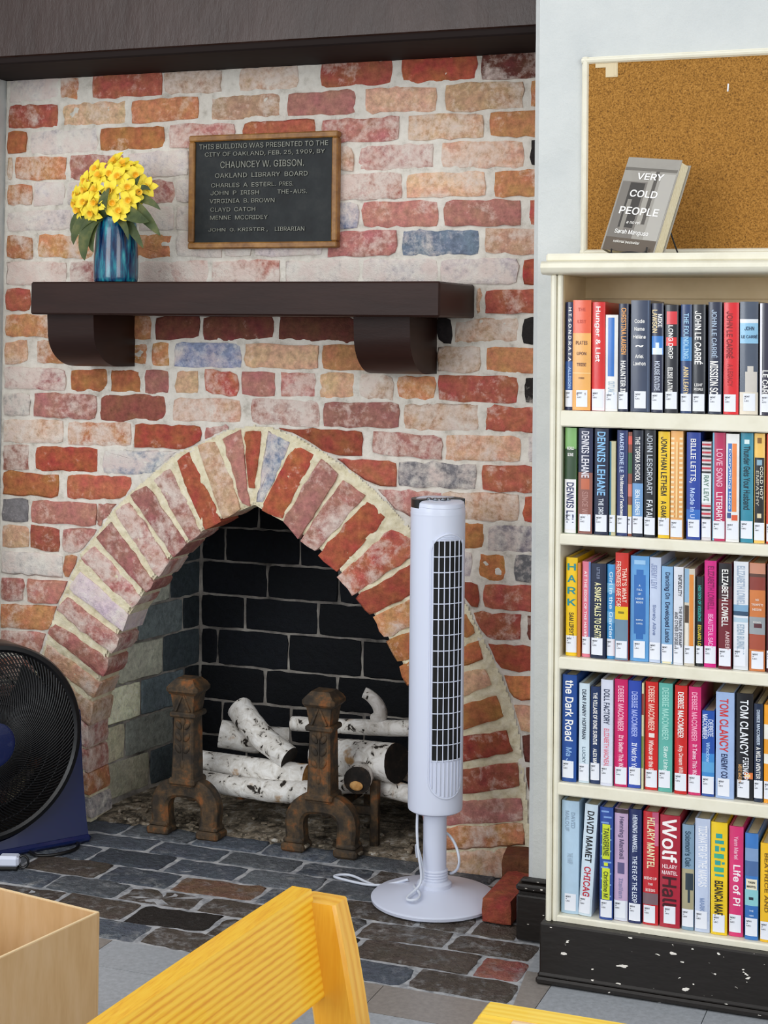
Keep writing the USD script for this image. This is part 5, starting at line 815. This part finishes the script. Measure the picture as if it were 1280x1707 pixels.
(4, 1310.0, 26.0, 201, '3a78c0', 'blue with cream name panel and boat', ((0.14, 0.26, 0, 1, '7f9cc4'), (0.26, 0.4, 0, 1, '4a6a9c'), (0.43, 0.53, 0.08, 0.92, 'ece4c8'), (0.53, 0.68, 0, 1, '8ccad0'), (0.6, 0.625, 0.3, 0.65, '22303c'), (0.68, 0.86, 0, 1, '2f6cb4')), (('YANN', '3a3a34', 0.45, 0.47, 0.5, 0.5, 'H'), ('MARTEL', '3a3a34', 0.49, 0.51, 0.5, 0.66, 'H'), ('THE', 'cfe0f0', 0.72, 0.735, 0.5, 0.3, 'H'), ('HIGH', 'cfe0f0', 0.765, 0.78, 0.5, 0.3, 'H')), 0),
(4, 1338.0, 24.0, 186, 'f0bc1c', 'amber yellow', (), (('BEATRICE AND', '7a5a10', 0.1, 0.7, 0.5, 0.3, 'V'),), 0),
]
SHELVES = (('top shelf', 1.128), ('second shelf', .883), ('middle shelf', .639), ('fourth shelf', .391), ('bottom shelf', .130))
ORD = 'first second third fourth fifth sixth seventh eighth ninth tenth eleventh twelfth thirteenth fourteenth fifteenth sixteenth seventeenth'.split()
SPY = -.525
cnt = [0] * 5
brg = random.Random(21)
for si, xc, bw, bh, colr, desc, bands, texts, lean in BOOKS:
    sname, zs = SHELVES[si]; idx = cnt[si]; cnt[si] += 1
    w2, bw, bh = bw / 2000, bw / 1000, bh / 1000
    bh = min(bh, (.268, .210, .219, .2215, .233)[si]); xc = max(xc, 936.5 + bw * 500)
    depth = .150 + brg.uniform(-.01, .012); dz = brg.uniform(-.004, .004)
    x = UsdGeom.Xform.Define(stage, pathof('book')); x.AddTranslateOp().Set(Gf.Vec3d(xc / 1000, SPY + dz, zs + .0006 + w2 * abs(math.sin(math.radians(lean)))))
    if lean: x.AddRotateYOp().Set(lean)
    bp = keys(x.GetPrim(), f'book, {desc}, {ORD[idx]} from the left on the {sname}', 'book', 'library books on the ' + sname)
    bow = min(.0018, bw * .08)
    fy = lambda u: bow * abs(2 * u - 1) ** 2.6           # spine is slightly rounded
    us = np.linspace(0, 1, 11); hwid = w2 - .0006
    outer = [(-hwid + 2 * hwid * u, fy(u)) for u in us]
    inn = [(px * (1 - .0045 / max(hwid, .005)), py + .003) for px, py in outer]
    inn[0] = (-hwid + .0022, inn[0][1]); inn[-1] = (hwid - .0022, inn[-1][1])
    if bw > .010:
        U = outer + [(hwid, depth), (hwid - .0022, depth)] + inn[::-1] + [(-hwid + .0022, depth), (-hwid, depth)]
        obj('cover', prism_z(Polygon(U).buffer(0), 0, bh), M['cover'], bp, smooth=40, tint=lin(colr))
        obj('page_block', cbx(-hwid + .0024, hwid - .0024, bow + .004, depth - .004, .003, bh - .004, .0006), M['page'], bp)
    else:
        obj('cover', prism_z(Polygon(outer + [(hwid, depth), (-hwid, depth)]), 0, bh), M['cover'], bp, smooth=40, tint=lin(colr))
    def strip(v0, v1, u0, u1, lift):
        uu = np.linspace(u0, u1, max(2, int(9 * (u1 - u0)) + 2)); k = len(uu); za, zb2 = bh * (1 - v1), bh * (1 - v0)
        za, zb2 = max(za, .0004), min(zb2, bh - .0004)
        V = [(-hwid + 2 * hwid * u, fy(u) - lift, z) for z in (za, zb2) for u in uu]
        return V, [(i, i + 1, k + i + 1, k + i) for i in range(k - 1)]
    for bi, (v0, v1, u0, u1, c) in enumerate(bands):
        obj('cover_panel', strip(v0, v1, u0, u1, .00025 + .00006 * bi), M['cover'], bp, smooth=True, tint=lin(c))
    lift = .0004 + .00006 * len(bands)
    for s, c, v0, v1, uc, uw, o in texts:
        Lz = bh * (v1 - v0); wz = bw * uw; zc = bh * (1 - (v0 + v1) / 2); xcen = -hwid + 2 * hwid * uc
        if o == 'H': m = text_box(s, wz, Lz, .0003, bold=True)
        else:
            m = text_box(s, Lz, wz, .0003, bold=True); v = m.vertices; m = tm(np.c_[v[:, 2], v[:, 1], -v[:, 0]], m.faces)
        v = m.vertices; v[:, 0] += xcen; v[:, 2] += zc
        v[:, 1] += -lift
        obj('lettering', m, M['ink'], bp, tint=lin(c))
    if bw > .0085 and not (si == 3 and idx == 6):
        lh = .0335; v1 = 1 - .004 / bh - brg.uniform(0, .004) / bh; v0 = v1 - lh / bh; off = brg.choice((-.06, 0, .03)) if bw > .026 else 0
        wu = min(.95, .0235 / bw); u0 = .5 - wu / 2 + off
        lb = obj('shelf_label', strip(v0, v1, u0, u0 + wu, lift + .0003), M['sticker'], bp, smooth=True)
        zt = bh * (1 - v0)
        for s, zz, hh, ww in (('MONT', -.006, .0032, .42), ('F', -.0105, .0022, .09), ('LEC', -.0145, .0024, .34)):
            m = text_box(s, ww * wu * bw, hh, .0002, bold=True); v = m.vertices
            v[:, 0] += -hwid + 2 * hwid * (u0 + wu * (.12 + ww / 2)); v[:, 2] += zt + zz
            v[:, 1] += -lift - .0005
            obj('label_text', m, M['ink'], lb, tint=lin('4a4c54'))

# ---------------------------------------------------------------- corkboard and displayed book
cb = thing('corkboard', 'cork notice board in a cream moulded frame above the bookcase', 'notice board')
CX0, CX1, CZ0, CZ1 = .921, 1.50, 1.445, 1.868
obj('cork_panel', cbx(CX0 + .012, CX1 - .012, -.339, -.329, CZ0 + .012, CZ1 - .012, .001), M['cork'], cb)
def frame_bar(x0, x1, z0, z1): return cat(cbx(x0, x1, -.346, -.329, z0, z1, .003))
def moulding(a, b, horiz, flip):
    sec = [(0, 0), (.019, 0), (.019, .006), (.015, .009), (.012, .016), (.008, .018), (.004, .016), (.002, .011), (0, .010)]
    P = Polygon([((.019 - u if flip else u), h) for u, h in sec])
    if horiz:   # along x ; u is z offset
        m = prism_x(Polygon([(-.329 - h, b + u) for u, h in np.array(P.exterior.coords)[:-1]]), a[0], a[1])
    else:
        m = prism_z(Polygon([(b + u, -.329 - h) for u, h in np.array(P.exterior.coords)[:-1]]), a[0], a[1])
    return m
obj('frame_bar', moulding((CX0, CX1), CZ1 - .019, True, True), M['cream'], cb, smooth=35)
obj('frame_bar', moulding((CX0, CX1), CZ0, True, False), M['cream'], cb, smooth=35)
obj('frame_bar', moulding((CZ0, CZ1), CX0, False, False), M['cream'], cb, smooth=35)
obj('frame_bar', moulding((CZ0, CZ1), CX1 - .019, False, True), M['cream'], cb, smooth=35)
obj('tape_scrap', cat(cbx(.972, .998, -.3405, -.338, 1.823, 1.853, .0004), cbx(.990, .996, -.3412, -.338, 1.826, 1.852, .0004), cbx(.950, .975, -.3406, -.338, 1.844, 1.853, .0004)), M['tape'], cb)
obj('paper_scrap', xf(cbx(-.0015, .0015, -.341, -.338, -.008, .008, .0004), move(1.228, 0, 1.79) @ rot((0, 1, 0), 4)), M['sticker'], cb)

db = UsdGeom.Xform.Define(stage, pathof('display_book'))
bx = np.array((1.055, -.500, 1.4455)); tilt = 17
db.AddTranslateOp().Set(Gf.Vec3d(*bx.tolist())); db.AddRotateXYZOp().Set(Gf.Vec3f(-tilt, 7, -28))
dbp = keys(db.GetPrim(), 'grey hardcover propped open-faced on a black wire stand before the corkboard', 'book')
BW, BH, BT = .136, .200, .032
obj('cover', cat(cbx(-BW / 2, BW / 2, 0, .0022, 0, BH, .0006), cbx(-BW / 2, BW / 2, BT - .0022, BT, 0, BH, .0006), cbx(-BW / 2 - .002, -BW / 2 + .001, 0, BT, 0, BH, .0006)), M['cover'], dbp, tint=lin('9a958c'))
obj('page_block', cbx(-BW / 2 + .001, BW / 2 - .004, .0024, BT - .0024, .003, BH - .003, .0006), M['page'], dbp)
def dpanel(x0, x1, z0, z1, lift): return cbx(-BW / 2 + BW * x0, -BW / 2 + BW * x1, -lift, .001, BH * z0, BH * z1, .0001)
for i, (x0, x1, z0, z1, c) in enumerate(((.02, .98, .0, .14, '5e5246'), (.02, .5, .14, .74, '77716a'), (.18, .46, .25, .73, '3a3632'), (.22, .3, .2, .55, '8a857c'), (.0, .98, .86, .89, '6c675f'), (.6, .66, .3, .86, '514c46'), (.72, .98, .14, .84, 'b0aca4'), (.5, .6, .3, .86, 'a09b92'))):
    obj('cover_picture', dpanel(x0, x1, z0, z1, .0003 + .00005 * i), M['ink'], dbp, tint=lin(c))
for s, zc, ww, hh, c, xo in (('VERY', .80, .5, .07, 'f2f0ec', .02), ('COLD', .615, .52, .075, 'f2f0ec', -.01), ('PEOPLE', .43, .74, .08, 'f2f0ec', 0), ('a novel', .31, .26, .035, 'e4e0da', -.04), ('Sarah Manguso', .2, .64, .06, 'f2f0ec', -.02), ('national bestseller', .1, .5, .03, 'dcd8d0', -.06)):
    obj('lettering', xf(text_box(s, ww * BW, hh * BH, .0003, bold=True), move(xo * BW, -.0011, zc * BH)), M['ink'], dbp, tint=lin(c))
es = thing('book_stand', 'black wire easel stand holding the displayed grey book', 'book stand', (1.066, -.495, 1.441))
Rz = rot((0, 0, 1), -27)
def W_(pts, r=.0016): return xf(tube(curve(pts, 24), r, 8), Rz)
obj('front_lip', W_([(-.045, -.012, .012), (-.043, -.014, .003), (-.02, -.015, .002), (.02, -.015, .002), (.043, -.014, .003), (.045, -.012, .012)]), M['wire'], es, smooth=True)
for s in (-1, 1):
    obj('side_wire', cat(W_([(s * .043, -.014, .003), (s * .04, .03, .0025), (s * .035, .045, .08), (s * .02, .058, .13)]), W_([(s * .02, .058, .13), (s * .03, .075, .06), (s * .04, .095, .0016)])), M['wire'], es, smooth=True)
obj('back_plate', xf(cbx(-.028, .028, .040, .0425, .02, .115, .0008), Rz @ rot((1, 0, 0), -17, (0, .03, 0))), M['wire'], es)

# ---------------------------------------------------------------- cardboard box
cx = thing('cardboard_box', 'open brown cardboard box without flaps standing on the floor', 'box', (.405, -1.402, 0), -9.5)
t_ = .005
obj('bottom', cbx(-.46, 0, -.36, 0, 0, .005, .0005), M['cardboard'], cx)
for b in ((-.46, 0, -t_, 0), (-.46, 0, -.36, -.36 + t_), (-.46, -.46 + t_, -.36 + t_, -t_), (-t_, 0, -.36 + t_, -t_)):
    s_ = obj('side', cbx(*b, 0, .346, .0006), M['cardboard'], cx)
    obj('cut_edge', cbx(b[0] + .0004, b[1] - .0004, b[2] + .0004, b[3] - .0004, .344, .3475, .0004), M['card_edge'], s_)

# ---------------------------------------------------------------- chair and table corner in the foreground
ch = thing('chair', 'golden oak chair with a broad curved back rail in the foreground', 'chair', (1.210, -2.609, .010), -3)
def rail(zlo, zhi):
    V, Fc = [], []; n = 16
    for i in range(n + 1):
        s = i / n; y = .185 - .37 * s; bow = -.002 * (1 - (2 * s - 1) ** 2)
        for z, dx in ((zlo, .006), (zhi, -.010)):
            for th in (0, -.018): V.append((bow + dx + th, y, z))
    for i in range(n):
        a, b = i * 4, i * 4 + 4      # 0 lo front,1 lo back,2 hi front,3 hi back
        for p, q in ((0, 2), (2, 3), (3, 1), (1, 0)): Fc.append((a + p, b + p, b + q, a + q))
    Fc += [(0, 2, 3, 1), (n * 4, n * 4 + 1, n * 4 + 3, n * 4 + 2)]
    m = tm(V, np.vstack([np.array(Fc)[:, [0, 1, 2]], np.array(Fc)[:, [0, 2, 3]]])); trimesh.repair.fix_normals(m); return m
obj('backrest', rail(.715, .80), M['oak'], ch, smooth=30)
def post(y):
    pts = [(.03, y, 0.0), (.045, y, .42), (.022, y, .65), (-.004, y, .784)]
    P = curve(pts, 24); V = []
    Q = [(-.017, -.015), (.017, -.015), (.020, -.012), (.020, .012), (.017, .015), (-.017, .015), (-.020, .012), (-.020, -.012)]
    for k, q in enumerate(P):
        s = 1 if k < 23 else .86
        for a, b in Q: V.append((q[0] + a * s, q[1] + b * s, q[2] + (.006 if k == 23 else 0)))
    Fc = []
    for i in range(23):
        for k in range(8): a, b = i * 8 + k, i * 8 + (k + 1) % 8; Fc.append((a, b, b + 8, a + 8))
    tri = np.vstack([np.array(Fc)[:, [0, 1, 2]], np.array(Fc)[:, [0, 2, 3]]])
    V += [P[0].tolist(), (P[-1] + (0, 0, .008)).tolist()]; c0, c1 = len(V) - 2, len(V) - 1
    tri = np.vstack([tri, [(c0, (k + 1) % 8, k) for k in range(8)], [(c1, 184 + k, 184 + (k + 1) % 8) for k in range(8)]])
    return tm(V, tri)
for s in (-1, 1): obj('post', post(s * .195 + .0), M['oak_post'], ch, smooth=30)
obj('lower_rail', cbx(.024, .040, -.185, .185, .50, .55, .004), M['oak'], ch)
obj('seat', cbx(.02, .44, -.21, .21, .43, .455, .008), M['oak'], ch)
for s in (-1, 1): obj('leg', cbx(.40, .435, s * .19 - .016, s * .19 + .016, 0, .43, .004), M['oak_dark'], ch)
tb = thing('table', 'golden oak table corner with a pale grained top, lower right foreground', 'table', (1.36, -2.405, .004))
TW, TD = .80, 1.2
obj('top_panel', cbx(.03, TW - .03, -TD + .03, -.03, .70, .7302, .0004), M['veneer'], tb)
for b in ((0, TW, -.032, 0), (0, TW, -TD, -TD + .032), (0, .032, -TD + .032, -.032), (TW - .032, TW, -TD + .032, -.032)):
    obj('edge_band', cbx(*b, .692, .73, .003), M['oak_edge'], tb)
for x in (.37, TW - .10):
    for y in (-.10, -TD + .05): obj('leg', cbx(x, x + .05, y, y + .05, 0, .70, .004), M['oak_dark'], tb)
